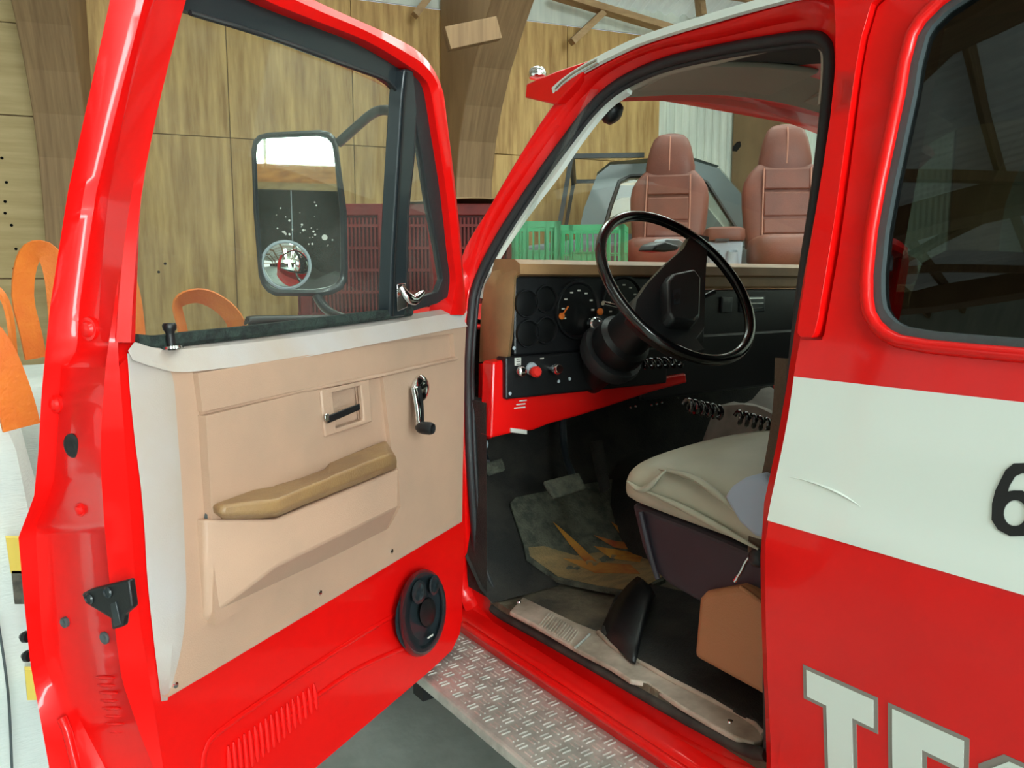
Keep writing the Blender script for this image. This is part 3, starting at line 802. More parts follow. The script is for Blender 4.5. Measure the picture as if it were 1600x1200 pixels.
add('hood', *loft(hd), m_red, truck, smooth=40, recalc=False)
add('front_grille', *box((XM / 2, FY1 - .02, 1.02), (XM - .12, .06, .56)), m_dkmetal, truck, smooth=0, bevel=.02)
fr2 = [[np.array([XM - p[0], p[1], p[2]]) for p in r] for r in fr]
add('front_fender', *loft(fr2), m_red, truck, smooth=40, recalc=False)
for x in (.17, XM - .17):
    wl = add('front_wheel', *lathe([(.20, -.13), (.34, -.14), (.39, -.11), (.40, 0), (.39, .11), (.34, .14), (.20, .13)], (x, 2.86, .40), (1, 0, 0), 28), m_tyre, truck, smooth=40)
    add('wheel_hub', *lathe([(.21, -.11), (.19, -.05), (.08, -.03), (.07, -.10), (.02, -.11)], (x, 2.86, .40), (1, 0, 0), 20), m_white, wl, local=True, smooth=40)
for x in (.42, XM - .42):
    add('chassis_rail', *box((x, 1.2, .50), (.08, 4.2, .16)), m_under, truck, smooth=0)
for x in (.17, XM - .17):
    add('rear_wheel', *lathe([(.20, -.13), (.34, -.14), (.39, -.11), (.40, 0), (.39, .11), (.34, .14), (.20, .13)], (x, -.95, .40), (1, 0, 0), 28), m_tyre, truck, smooth=40)
add('rear_bodywork', *box((XM / 2, -1.05, 1.15), (XM - .02, 1.16, .9)), m_red, truck, smooth=0, bevel=.03)

# ================================================================== THE OPEN DRIVER DOOR (built in its own frame: s along the door, n towards its inner face, z up)
DOPEN = math.radians(60)
HG = np.array([0.0, 1.684, 0.0])
DS = np.array([-math.sin(DOPEN), -math.cos(DOPEN), 0.0]); DN = np.array([math.cos(DOPEN), -math.sin(DOPEN), 0.0])
def lean(z): return max(0.0, z - 1.46) * .20
def T(u, v, n=0.0):
    r = ray(u, v); t = (n - (CAM - HG) @ DN) / (r @ DN); P = CAM + r * t
    return np.array([(P - HG) @ DS, n, P[2]])
def TL(u, v, off=0.0):
    n = off
    for _ in range(20): p = T(u, v, n); n = .5 * n + .5 * (lean(p[2]) + off)
    return np.array([p[0], n, p[2]])
def TS(u, v, s):
    r = ray(u, v); t = (s - (CAM - HG) @ DS) / (r @ DS); P = CAM + r * t
    return np.array([s, (P - HG) @ DN, P[2]])
def toloc(P): P = np.array(P, float); return np.array([(P - HG) @ DS, (P - HG) @ DN, P[2]])
def vline(pts, vs): 
    P = np.array(sorted(pts, key=lambda p: p[1]), float); return np.interp(vs, P[:, 1], P[:, 0])

Rl = [(305, -75), (277, 5), (262, 60), (230, 180), (204, 300), (190, 400), (178, 480), (165, 571), (158, 672), (158, 742), (163, 820), (170, 900), (180, 987), (190, 1062), (220, 1150), (240, 1200), (258, 1250)]
Ll = [(308, -75), (281, 5), (266, 60), (235, 180), (209, 300), (195, 400), (185, 480), (184, 543), (195, 690), (211, 900), (217, 962), (240, 1100), (255, 1200), (264, 1250)]
Fl_ = [(230, -75), (205, 0), (131, 300), (104, 480), (102, 536), (95, 574), (90, 676), (83, 760), (58, 816), (56, 840), (60, 900), (67, 1025), (100, 1125), (140, 1200), (165, 1250)]
Ol = [(192, -75), (172, 0), (106, 300), (78, 480), (65, 613), (60, 707), (53, 777), (31, 834), (29, 840), (34, 900), (47, 1035), (77, 1200), (88, 1250)]
vs = np.array(sorted(set(list(np.linspace(-75, 1250, 54)) + [536, 574, 816, 834, 840, 1025])))
uR, uL, uF, uO = vline(Rl, vs), vline(Ll, vs), vline(Fl_, vs), vline(Ol, vs)
def sO(z): return 1.03 - .15 * max(0.0, z - 1.46)
def TO(u, v, ds):
    s = 1.03 - ds
    for _ in range(15): p = TS(u, v, s); s = .5 * s + .5 * (sO(p[2]) - ds)
    return p
lines = [[], [], [], [], [], []]
for v, a_, b_, f_, o_ in zip(vs, uR, uL, uF, uO):
    pL = TL(b_, v, 0.0); pR = TL(a_, v, -.006); pF = TO(f_, v, .022); pO = TO(o_, v, 0.0)
    rec = .012
    k1 = pR + (pF - pR) * .10 + np.array([-rec, 0, 0]); k2 = pR + (pF - pR) * .90 + np.array([-rec, 0, 0])
    lines[0].append(pL); lines[1].append(pR); lines[2].append(k1); lines[3].append(k2); lines[4].append(pF); lines[5].append(pO)
# the pressed steps of the jamb face
for i, v in enumerate(vs):
    st = (.010 if 555 < v < 830 else 0) + (.006 if 600 < v < 745 else 0)
    for k in (2, 3): lines[k][i] = lines[k][i] + np.array([st, 0, 0])
backO = [p + np.array([-.02, -.004, 0]) for p in lines[5]]
mb = MB()
V, Fc = loft(lines + [backO]); mb.put(V, Fc)
# outer skin under the belt
sk = []
io = [i for i, p in enumerate(lines[5]) if p[2] < 1.425]
for t in (0, .2, .5, .8, 1.0):
    sk.append([np.array([lines[5][i][0] * (1 - t) + .03 * t, lines[5][i][1] - .012 * math.sin(math.pi * t), lines[5][i][2]]) for i in io])
V, Fc = loft(sk); mb.put(V, Fc)
# inner panel
zbl = T(722, 985)[2]
bot = [(722, 985), (712, 997), (665, 1048), (600, 1112), (520, 1188), (430, 1272), (330, 1362), (290, 1395)]
bot3 = [T(u, v) for u, v in bot]; zbot = np.mean([p[2] for p in bot3])
idx = [i for i, p in enumerate(lines[0]) if 0.78 < p[2] < 1.42]
ip = [(lines[0][i][0], lines[0][i][2]) for i in idx]          # rear edge, top to bottom
sfront = T(727, 700)[0]
ip = [(.985, 1.43)] + ip + [(.955, .74), (.93, .70), (.88, zbot + .03), (.83, zbot)] + [(s_, zbot) for s_ in (.6, .4, .2)] + [(.10, zbot + .005), (.06, zbot + .03), (T(722, 970)[0], zbot + .06), (sfront, .95), (sfront, 1.43)]
V, Fc = sheet(ip, [], lambda s_, z, d: (s_, -d - .002, z), .02, None); mb.put(V, Fc)
mb.box((.984, -.020, 1.424), (.028, .020, .046))
# front and bottom closing faces
mb.box(((sfront + .02), -.07, 1.06), (.012, .13, .78))
mb.box((.45, -.07, zbot + .012), (.74, .12, .012))
# upper frame ring
oring = [(181, 535), (190, 420), (206, 300), (232, 180), (264, 60), (279, 5), (290, -40), (315, -72), (348, -72), (400, -46), (490, 0), (560, 32), (620, 60), (662, 88), (690, 135), (700, 200), (712, 300), (722, 400), (727, 470), (728, 492)]
iring = [(211, 535), (214, 440), (222, 300), (247, 160), (266, 75), (281, 20), (300, -25), (325, -42), (400, -7), (437, 10), (500, 35), (575, 65), (637, 102), (660, 120), (672, 140), (682, 200), (697, 297), (708, 400), (712, 440), (704, 492)]
NR = 60
orr = spl([TL(u, v, 0) for u, v in oring], NR); irr = spl([TL(u, v, .004) for u, v in iring], NR)
mid = [o_ * .45 + i_ * .55 + np.array([0, .008, 0]) for o_, i_ in zip(orr, irr)]
irb = [p + np.array([0, -.035, 0]) for p in irr]; irc = [p + np.array([0, -.06, 0]) for p in irr]
orb = [o_ * .62 + i_ * .38 + np.array([0, -.05, 0]) for o_, i_ in zip(orr, irr)]
V, Fc = loft([orb, orr, mid, irr, irb, irc, orb], cu=False); mb.put(V, Fc)
phi = math.atan2(DS[1], DS[0])
def dadd(name, V, Fc, mat, **k): return add(name, V, Fc, mat, front_door, local=True, **k)
me_door = bpy.data.meshes.new('front_door')
me_door.from_pydata([tuple(float(q) for q in p) for p in mb.v], [], mb.f); me_door.validate(); me_door.materials.append(m_red)
me_door.polygons.foreach_set('use_smooth', [True] * len(me_door.polygons)); me_door.set_sharp_from_angle(angle=math.radians(38))
front_door = bpy.data.objects.new('front_door', me_door)
front_door.matrix_basis = Matrix.Translation(Vector([float(q) for q in HG])) @ Matrix.Rotation(phi, 4, 'Z')
link(front_door, truck, False)
front_door['label'] = 'red driver door swung open with a tan trim panel'

def pl2(pts, n): return [T(u, v, n) for u, v in pts]
def dprism(name, pts, n0, n1, mat, **k):
    """outline measured on the plane n1 (its face), extruded back to n0"""
    top = [T(u, v, n1) for u, v in pts]; bt = [np.array([p[0], n0, p[2]]) for p in top]
    V, Fc = prism(top, bt); return dadd(name, V, Fc, mat, **k)

# ---- trim panel: shelf, rolled rear border, main face
back = [(211, 534), (245, 541), (300, 535), (400, 524), (500, 511), (612, 496), (640, 491), (700, 482), (727, 481)]
fold = [(200, 548), (238, 561), (277, 568), (350, 562), (450, 550), (550, 533), (650, 515), (700, 506), (726, 502)]
N1 = 40
bk = spl([T(u, v, -.022) for u, v in back], N1); fo = spl([T(u, v, .012) for u, v in fold], N1)
f1 = [a * .5 + b * .5 + np.array([0, .006, .006]) for a, b in zip(bk, fo)]
f2 = [b + np.array([0, .008, -.012]) for b in fo]
V, Fc = loft([bk, f1, fo, f2]); 
tm = MB(); tm.put(V, Fc, 1)
BLn = [(262, 570), (272, 600), (278, 680), (284, 760), (289, 860), (291, 930), (287, 990), (276, 1045), (262, 1090)]
LEd = [(199, 552), (203, 610), (211, 690), (220, 760), (226, 830), (230, 900), (238, 980), (245, 1040), (252, 1096)]
bl_ = spl([T(u, v, .016) for u, v in BLn], 24); le_ = spl([T(u, v, .0) for u, v in LEd], 24)
md_ = [a * .55 + b * .45 + np.array([0, .006, 0]) for a, b in zip(bl_, le_)]
V, Fc = loft([le_, md_, bl_]); tm.put(V, Fc, 1)
# main face with the two pressed fields cut out
NB = .016
fieldA = [(301, 583), (470, 556), (633, 531), (708, 521), (711, 558), (595, 585), (470, 608), (309, 643)]
fieldB = [(309, 649), (470, 613), (598, 588), (611, 700), (622, 735), (626, 792), (606, 826), (450, 905), (324, 974), (320, 812), (314, 730)]
def sz(pts, n): return [(T(u, v, n)[0], T(u, v, n)[2]) for u, v in pts]
fpts = [(f[0], f[2]) for f in f2]
fmain = [p for p in fpts if p[0] < bl_[0][0]]
outl = [(bl_[0][0], bl_[0][2])] + fmain + sz([(726, 560), (725, 650), (723, 740), (722, 815), (600, 888), (450, 978), (330, 1050)], NB) + [(p[0], p[2]) for p in reversed(bl_[1:])]
V, Fc = sheet(outl, [sz(fieldA, NB), sz(fieldB, NB)], lambda s_, z, d: (s_, NB - d, z), .012, .05); tm.put(V, Fc, 0)
def field(pts, dl, dr, holes=()):
    """pressed field: proud at its rear end, sunk at its front end"""
    P = sz(pts, NB); s0 = min(p[0] for p in P); s1 = max(p[0] for p in P)
    dep = lambda s_: dr + (dl - dr) * (s_ - s0) / (s1 - s0)
    V, Fc = sheet(P, [sz(h_, NB) for h_ in holes], lambda s_, z, d: (s_, NB + dep(s_) if d == 0 else NB - .012, z), .012, None); return V, Fc
V, Fc = field(fieldA, .010, -.011); tm.put(V, Fc, 0)
V, Fc = field(fieldB, .016, -.011, [[(518, 613), (562, 602), (567, 656), (523, 669)]]); tm.put(V, Fc, 0)
trim = tm.build('trim_panel', None, front_door, local=True, mats=[m_tan, m_tan_sheen], smooth=32)
trim['label'] = 'tan vinyl trim panel with sheen painted along its shelf and rear border'
# ridge below field A
rd_ = spl([T(u, v, NB + .001) for u, v in [(312, 646), (470, 611), (597, 586), (714, 560)]], 20)
dadd('trim_bead', *sweep(rd_, circ(.004, 6), upv=(0, 1, 0)), m_tan, smooth=60)
# map pocket / armrest body
def Q(u, v, n): return T(u, v, n)
a0, a1, a2 = Q(320, 812, .030), Q(431, 812, .075), Q(623, 733, .075)
b0, b1, b2 = Q(323, 966, .022), Q(431, 886, .075), Q(622, 793, .075)
c0, c1, c2 = Q(324, 975, .012), Q(452, 906, .012), Q(604, 829, .012)
a2b, b2b = np.array([a2[0] - .006, .010, a2[2]]), np.array([b2[0] - .006, .010, b2[2]])
a0b = np.array([a0[0] + .003, .010, a0[2]]); b0b = np.array([b0[0] + .003, .010, b0[2]])
a1b = np.array([a1[0], .010, a1[2]])
V = [a0, a1, a2, b0, b1, b2, c0, c1, c2, a2b, b2b, a0b, b0b, a1b]
Fc = [(0, 1, 4, 3), (1, 2, 5, 4), (3, 4, 7, 6), (4, 5, 8, 7), (2, 9, 10, 5), (5, 10, 8), (0, 3, 12, 11), (3, 6, 12), (0, 11, 13, 1), (1, 13, 9, 2), (11, 12, 6, 7, 8, 10, 9, 13)]
pk = dadd('armrest_pocket', V, Fc, m_tan, bevel=.006, seg=3, smooth=40)
secs = [[(336, 787, .030), (338, 789, .045), (338, 800, .050), (341, 806, .030)],
        [(345, 783, .026), (348, 789, .058), (346, 806, .060), (350, 813, .032)],
        [(397, 764, .024), (402, 783, .082), (400, 803, .080), (402, 811, .060)],
        [(428, 759, .024), (433, 780, .094), (433, 800, .092), (434, 808, .070)],
        [(470, 747, .024), (475, 762, .094), (474, 782, .092), (475, 790, .070)],
        [(508, 733, .024), (513, 747, .094), (513, 766, .092), (514, 775, .070)],
        [(516, 722, .014), (519, 744, .094), (519, 764, .092), (520, 772, .070)],
        [(570, 700, .014), (573, 722, .094), (573, 742, .092), (574, 751, .070)],
        [(598, 689, .014), (607, 709, .094), (609, 727, .092), (610, 736, .070)],
        [(604, 688, .012), (619, 713, .078), (621, 722, .076), (621, 732, .060)]]
rings = [[T(*p) for p in s_] + [np.array([T(*s_[3])[0], .014, T(*s_[3])[2]]), np.array([T(*s_[0])[0], .012, T(*s_[0])[2] - .01])] for s_ in secs]
ar = dadd('armrest_pad', *loft(rings, cu=True, capa=True, capb=True), m_armrest, bevel=.005, seg=3, smooth=50)
ar['label'] = 'darker brown armrest pad with a grip slot'
# black piece painting in the shade of the grip hollow behind the pad
dadd('grip_slot_shade', *prism([T(u, v, .0165) for u, v in [(428, 757), (508, 729), (509, 737), (430, 764)]], [T(u, v, .008) for u, v in [(428, 757), (508, 729), (509, 737), (430, 764)]]), m_blackpl, smooth=0)
# handle bezel and handle
bz = [(499, 610), (575, 593), (580, 659), (506, 683)]; bi_ = [(518, 613), (562, 602), (567, 656), (523, 669)]
V, Fc = sheet(sz(bz, .018), [sz(bi_, .018)], lambda s_, z, d: (s_, .0215 - d, z), .012, None)
dadd('handle_bezel', V, Fc, m_tan, bevel=.003, smooth=30)
dadd('handle_recess', *prism([T(u, v, .0012) for u, v in [(514, 609), (566, 598), (571, 660), (519, 673)]], [T(u, v, -.001) for u, v in [(514, 609), (566, 598), (571, 660), (519, 673)]]), m_tan, smooth=0)
hb = [(511, 650), (562, 630), (563, 640), (512, 662)]
V, Fc = prism([T(u, v, .030) for u, v in hb], [T(u, v, .018) for u, v in hb]); dadd('door_handle', V, Fc, m_blackpl, bevel=.002)
hc = [(507, 647), (514, 645), (515, 657), (508, 660)]
dadd('handle_tip', *prism([T(u, v, .032) for u, v in hc], [T(u, v, .02) for u, v in hc]), m_chrome, bevel=.002)
# window crank
ct = T(655, 607, .018)
dadd('crank_escutcheon', *lathe([(.030, 0), (.030, .006), (.024, .012), (.012, .016)], ct, (0, 1, 0), 24), m_chrome, smooth=40)
pa, pb = T(657, 604, .042), T(656, 668, .058)
dv = pb - pa
armr = []
for k in range(9):
    t = k / 8; P = pa + dv * t + np.array([0, -.012 * (1 - t) ** 2, 0]); wdt = .0175 * (1 - t) + .010 * t
    armr.append([P + np.array([-wdt, -.004, 0]), P + np.array([wdt, -.004, 0]), P + np.array([wdt * .7, .005, 0]), P + np.array([-wdt * .7, .005, 0])])
cr_ = dadd('window_crank', *loft(armr, cu=True, capa=True, capb=True), m_chrome, bevel=.003, smooth=50)
ins = [[(p[0] + p[1]) / 2 + np.array([-.009 * (1 - k / 10), .0062, 0]) + np.array([0, .004, 0]) for p in [r]][0] for k, r in enumerate(armr)]
ii = []
for k, r in enumerate(armr):
    ctr_ = (r[2] + r[3]) / 2; hw = np.linalg.norm(r[2] - r[3]) / 2 * .62
    ii.append([ctr_ + np.array([-hw * 1.5, .0012, 0]), ctr_ + np.array([hw * .3, .0012, 0])])
dadd('crank_inlay', *loft(ii), m_blackpl, smooth=0, recalc=False)
kn = T(656, 668, .058)
dadd('crank_knob', *lathe([(.006, -.008), (.012, .0), (.0135, .008), (.0135, .026), (.011, .032), (.009, .031), (.008, .027)], kn, (0, 1, 0), 18), m_blackpl, smooth=40)
# lock plunger
lk = T(268, 547, .002)
dadd('lock_ferrule', *lathe([(.017, 0), (.016, .004), (.010, .006)], lk + np.array([0, 0, .001]), (0, -.15, 1), 18), m_chrome, smooth=40)
dadd('lock_plunger', *lathe([(.006, 0), (.006, .022), (.0065, .026), (.0095, .030), (.010, .036), (.008, .039)], lk, (0, -.05, 1), 14), m_blackpl, smooth=40)
# screws and the dark grommet on the trim
for (u, v, r_) in [(499, 926, .005), (611, 861, .005), (273, 1070, .005)]:
    dadd('trim_screw', *lathe([(r_, 0), (r_ * .9, .003), (.001, .004)], T(u, v, NB), (0, 1, 0), 10), m_chrome if r_ else m_blackpl, smooth=40)
dadd('trim_grommet', *lathe([(.010, 0), (.009, .004), (.002, .005)], T(327, 806, .018), (0, 1, 0), 14), m_gasket, smooth=40)
# speaker
sc = T(664, 956, .034)
el_ = []
def ell(cu, cv, ru, rv, rot, n, nn): 
    out = []
    for k in range(nn):
        t = 2 * math.pi * k / nn; x, y = ru * math.cos(t), rv * math.sin(t)
        out.append(T(cu + x * math.cos(rot) - y * math.sin(rot), cv + x * math.sin(rot) + y * math.cos(rot), n))
    return out
def ering(cu, cv, ru, rv, n, nn=36, rot=.10): return ell(cu, cv, ru, rv, rot, n, nn)
rgs = [ering(658, 958, 38, 69, .0), ering(658, 958, 38, 69, .012), ering(661, 957, 36, 67, .030), ering(662, 957, 33, 63, .038), ering(662, 957, 29, 58, .036), ering(662, 957, 26, 52, .024), ering(662, 957, 12, 26, .018)]
spk = dadd('door_speaker', *loft(rgs, cu=True, capa=True, capb=True), m_dkmetal, smooth=45)
spk['label'] = 'black oval door speaker'
for (cu, cv, ru, rv) in ((655, 925, 11, 19), (679, 914, 8, 16)):
    dadd('tweeter', *loft([ering(cu, cv, ru, rv, .028, 20), ering(cu, cv, ru, rv, .040, 20), ering(cu, cv, ru * .7, rv * .75, .042, 20), ering(cu, cv, ru * .3, rv * .3, .034, 20)], cu=True, capa=True, capb=True), m_dkmetal, smooth=45)
dadd('speaker_cone', *loft([ering(668, 957, 13, 24, .020, 20), ering(668, 957, 12, 22, .036, 20), ering(668, 957, 6, 11, .040, 20)], cu=True, capa=True, capb=True), m_blackpl, smooth=45)
dadd('speaker_mark', *prism([T(u, v, .0385) for u, v in [(668, 996), (677, 990), (677, 993), (668, 999)]], [T(u, v, .034) for u, v in [(668, 996), (677, 990), (677, 993), (668, 999)]]), m_print, smooth=0)
sf = dadd('speaker_spacer', *loft([ering(646, 964, 28, 52, .0), ering(646, 964, 28, 52, .02), ering(646, 964, 24, 46, .022)], cu=True, capa=True, capb=True), m_dkmetal, smooth=45)
# pressed ribs low on the red panel
nr = 17
for k in range(nr):
    t = k / (nr - 1); u = 356 + (490 - 356) * t; v0 = 1165 + (1068 - 1165) * t; v1 = v0 + 62 - 22 * t
    P0, P1 = T(u, v0, 0.0), T(u + 5, v1, 0.0)
    dadd('pressed_rib', *sweep([P0 + (P1 - P0) * q for q in np.linspace(0, 1, 7)], [(-.0045, 0), (-.003, .0035), (0, .005), (.003, .0035), (.0045, 0)], upv=(0, 1, 0), scale=[.4, .9, 1, 1, 1, .9, .4]), m_red, smooth=60)
# crease lines of the lower panel
for pts in ([(318, 1200), (322, 1172), (345, 1142), (450, 1068), (560, 995), (622, 958)], [(440, 1132), (500, 1085), (560, 1045), (632, 1012)]):
    pp = spl([T(u, v, -.0005) for u, v in pts], 24)
    dadd('panel_crease', *sweep(pp, circ(.0055, 6, .0022), upv=(0, 1, 0)), m_red, smooth=60)
# ---- window parts
chan = [(283, 14), (300, -28), (325, -44), (400, -9), (437, 8), (500, 33), (575, 63), (640, 100), (640, 112), (628, 152), (612, 133), (595, 121), (525, 96), (450, 68), (400, 51), (300, 20)]
cp = [TL(u, v, -.022) for u, v in chan]
V, Fc = prism(cp, [p + np.array([0, -.012, 0]) for p in cp]); dadd('window_channel', V, Fc, m_dkmetal, smooth=0)
lowp = spl([TL(u, v, -.020) for u, v in [(297, 20), (400, 51), (450, 68), (525, 96), (595, 121), (612, 133), (628, 153)]], 24)
dadd('channel_bead', *sweep(lowp, circ(.004, 6), upv=(0, 1, 0)), m_rubber, smooth=60)
dvl = [(632, 108), (627, 152), (619, 280), (612, 400), (609, 496)]; dvr = [(646, 108), (652, 170), (647, 250), (638, 330), (635, 440), (633, 494)]
pp = [TL(u, v, -.004) for u, v in dvl] + [TL(u, v, -.004) for u, v in reversed(dvr)]
V, Fc = prism(pp, [p + np.array([0, -.03, 0]) for p in pp]); dadd('division_bar', V, Fc, m_dkmetal, bevel=.003, smooth=30)
gr = [TL(u, v, -.003) for u, v in [(636, 112), (631, 160), (624, 280), (617, 400), (614, 494)]]
dadd('division_groove', *sweep(gr, circ(.003, 6), upv=(0, 1, 0)), m_blackpl, smooth=60)
vo = [(646, 104), (662, 124), (672, 146), (681, 205), (696, 300), (707, 402), (710, 440), (703, 462), (684, 474), (633, 490)]
vi = [(651, 195), (660, 245), (672, 325), (685, 392), (692, 436), (684, 456), (640, 470), (637, 440), (640, 330), (648, 255)]
n0 = lambda s_, z, d: (s_, lean(z) - .012 - d, z)
def szl(pts): return [(TL(u, v, -.012)[0], TL(u, v, -.012)[2]) for u, v in pts]
V, Fc = sheet(szl(vo), [szl(vi)], n0, .016, None); dadd('vent_frame', V, Fc, m_rubber, smooth=0, bevel=.002)
V, Fc = sheet(szl([(651, 185), (662, 245), (674, 325), (688, 392), (696, 440), (684, 462), (636, 474), (632, 440), (636, 330), (645, 255)]), [], lambda s_, z, d: (s_, lean(z) - .018 - d, z), .003, None); dadd('vent_glass', V, Fc, m_glass, smooth=0)
V, Fc = sheet(szl([(211, 545), (214, 440), (222, 300), (247, 160), (266, 75), (283, 15), (300, 5), (400, 40), (525, 90), (630, 140), (622, 280), (614, 400), (610, 500), (400, 526)]), [], lambda s_, z, d: (s_, lean(z) - .030 - d, z), .004, None); dadd('window_glass', V, Fc, m_glass, smooth=0)
# belt felt
bu = spl([T(u, v, -.014) for u, v in [(210, 533), (245, 535), (300, 528), (400, 517), (500, 504), (612, 490), (640, 486)]], 30)
dadd('belt_felt', *sweep(bu, [(-.010, -.008), (.010, -.008), (.010, .006), (.004, .010), (-.010, .008)], upv=(0, 1, 0)), m_seal, smooth=30)
# vent latch: chrome
lp = TL(634, 452, .0)
dadd('latch_plate', *prism([TL(u, v, .004) for u, v in [(620, 444), (634, 442), (637, 480), (621, 487)]], [TL(u, v, -.008) for u, v in [(620, 444), (634, 442), (637, 480), (621, 487)]]), m_chrome, bevel=.002)
lt = spl([TL(626, 448, .010), TL(636, 462, .022), TL(648, 468, .028), TL(662, 456, .030)], 12)
dadd('vent_latch', *sweep(lt, circ(.010, 10, .007), upv=(0, 1, 0), scale=[.7, .9, 1, 1.1, 1.2, 1.25, 1.25, 1.2, 1.1, .95, .75, .45]), m_chrome, smooth=60)
# ---- jamb hardware
def jamb(u, v, off):
    """a point on the jamb face, off = outwards along s"""
    i = int(np.argmin(abs(vs - v))); w_ = (uR[i] - u) / (uR[i] - uF[i]); w_ = min(1, max(0, w_))
    k1, k2 = lines[2][i], lines[3][i]; P = k1 + (k2 - k1) * w_
    return TS(u, v, P[0] + off)
for (u, v, r_, mt) in ((115, 696, .017, m_blackpl), (102, 972, .008, m_gasket), (165, 996, .009, m_gasket)):
    dadd('jamb_plug', *lathe([(r_, -.002), (r_, .003), (r_ * .75, .0045), (r_ * .3, .002)], jamb(u, v, .0), (1, 0, 0), 18), mt, smooth=40)
for (u, v, r_) in ((140, 514, .017), (88, 631, .014), (127, 796, .010)):
    P = jamb(u, v, .0)
    dadd('jamb_bolt', *lathe([(r_, -.002), (r_ * .95, .003), (r_ * .7, .003), (r_ * .55, .007), (.002, .008)], P, (1, 0, 0), 16), m_red, smooth=40)
la = [(126, 928), (140, 921), (200, 906), (206, 950), (192, 962), (190, 980), (174, 985), (172, 967), (134, 944)]
lq = [jamb(u, v, .008) for u, v in la]; sl = np.mean([p[0] for p in lq]) + .022; lq = [TS(u, v, sl) for u, v in la]
lat = dadd('door_latch', *prism(lq, [p + np.array([-.012, 0, 0]) for p in lq]), m_blackpl, bevel=.003, smooth=30)
lat['label'] = 'black latch plate on the door edge'
for (u, v, r_) in ((139, 936, .008), (168, 926, .008)):
    dadd('latch_hole', *lathe([(r_, 0), (r_ * .8, .002), (r_ * .6, -.002)], TS(u, v, sl + .001), (1, 0, 0), 14), m_dkmetal, smooth=40)
lc = [TS(u, v, sl + .002) for u, v in [(172, 944), (180, 940), (188, 976), (178, 980)]]
dadd('latch_slot', *prism(lc, [p + np.array([-.004, 0, 0]) for p in lc]), m_dkmetal, bevel=.001)
# drain louvres at the foot of the jamb
for k in range(8):
    v = 1058 + 12 * k; u0, u1 = 150 + k * 2.5, 178 + k * 2.5
    P0, P1 = jamb(u0, v, -.001), jamb(u1, v + 1, -.001)
    dadd('jamb_louvre', *sweep([P0 + (P1 - P0) * q for q in np.linspace(0, 1, 5)], circ(.003, 6), scale=[.4, 1, 1, 1, .4]), m_red, smooth=60)
# raised rib by the flange at the bottom
rb_ = spl([TO(u, v, .015) for u, v in [(96, 1122), (104, 1140), (112, 1170), (122, 1210)]], 10)
dadd('jamb_rib', *sweep(rb_, circ(.007, 8)), m_red, smooth=60)
for v in (996, 1026):
    P = TO(np.interp(v, [900, 1035], [34, 47]) + 2, v, .004) + np.array([0, -.002, 0])
    dadd('edge_buffer', *lathe([(.008, 0), (.009, .006), (.005, .012)], P, (.2, -1, 0), 10), m_blackpl, smooth=40)

# ---- mirror on tube arms outside the window
mc = atd(467, 334, 1.72)
to_cam = CAM - mc; to_cam /= np.linalg.norm(to_cam)
MN = np.array([-.31, -.951, -.03]); MN /= np.linalg.norm(MN)
mx = np.cross(np.array([0, 0, 1.]), MN); mx /= np.linalg.norm(mx); my = np.cross(MN, mx)
def onm(u, v, off=0.0):
    P = onpl(u, v, mc + MN * off, MN) - mc; return (P @ mx, P @ my)
mo = [(393, 236), (396, 221), (404, 212), (420, 208), (500, 204), (514, 207), (523, 215), (528, 230), (541, 330), (543, 420), (541, 440), (534, 452), (520, 459), (500, 463), (430, 462), (418, 456), (409, 445), (404, 430), (396, 330)]
mi_ = [(401, 240), (403, 226), (410, 218), (424, 216), (496, 213), (510, 216), (518, 224), (521, 238), (531, 330), (532, 420), (530, 434), (523, 444), (510, 449), (490, 452), (436, 452), (424, 448), (416, 440), (412, 426), (404, 330)]
P2o = [onm(*p) for p in mo]; P2i = [onm(*p) for p in mi_]
def m3(p, off): return toloc(mc + mx * p[0] + my * p[1] + MN * off)
cen = np.mean(P2o, 0)
def sc2(P, k): return [tuple(cen + (np.array(p) - cen) * k) for p in P]
rgs = [[m3(p, .004) for p in P2i], [m3(p, .012) for p in P2i], [m3(p, .015) for p in [tuple((np.array(a_) + np.array(b_)) / 2) for a_, b_ in zip(P2i, P2o)]], [m3(p, .010) for p in P2o], [m3(p, -.012) for p in sc2(P2o, 1.0)], [m3(p, -.035) for p in sc2(P2o, .9)], [m3(p, -.048) for p in sc2(P2o, .6)]]
mh = dadd('mirror_housing', *loft(rgs, cu=True, capb=True), m_dkmetal, smooth=50, recalc=True)
V, Fc = prism([m3(p, .005) for p in sc2(P2i, 1.01)], [m3(p, .001) for p in sc2(P2i, 1.01)]); dadd('mirror_glass', V, Fc, m_mirror, smooth=0)
fk = MB(); rf = random.Random(3)
for k in range(34):
    t = rf.random(); u = 432 + 80 * t + rf.uniform(-12, 12); v = 338 + 46 * t + rf.uniform(-16, 16)
    if k > 29: u, v = rf.uniform(450, 520), rf.uniform(305, 340)
    q = onm(u, v); r_ = rf.choice([.0009, .0012, .0017, .0024])
    P = toloc(mc + mx * q[0] + my * q[1] + MN * .005)
    V, Fc = lathe([(r_, 0), (r_ * .8, .0004)], P, np.array([MN @ DS, MN @ DN, MN[2]]), 8); fk.put(V, Fc)
q = onm(507, 371); V, Fc = lathe([(.0062, 0), (.005, .0005)], toloc(mc + mx * q[0] + my * q[1] + MN * .005), np.array([MN @ DS, MN @ DN, MN[2]]), 14); fk.put(V, Fc)
fk.build('paint_flecks', m_print, front_door, local=True, smooth=0, kind='stuff')
cc = onm(447, 414); rr = np.linalg.norm(np.array(onm(483, 414)) - np.array(cc)) * 1.0
mcx = mc + mx * cc[0] + my * cc[1]
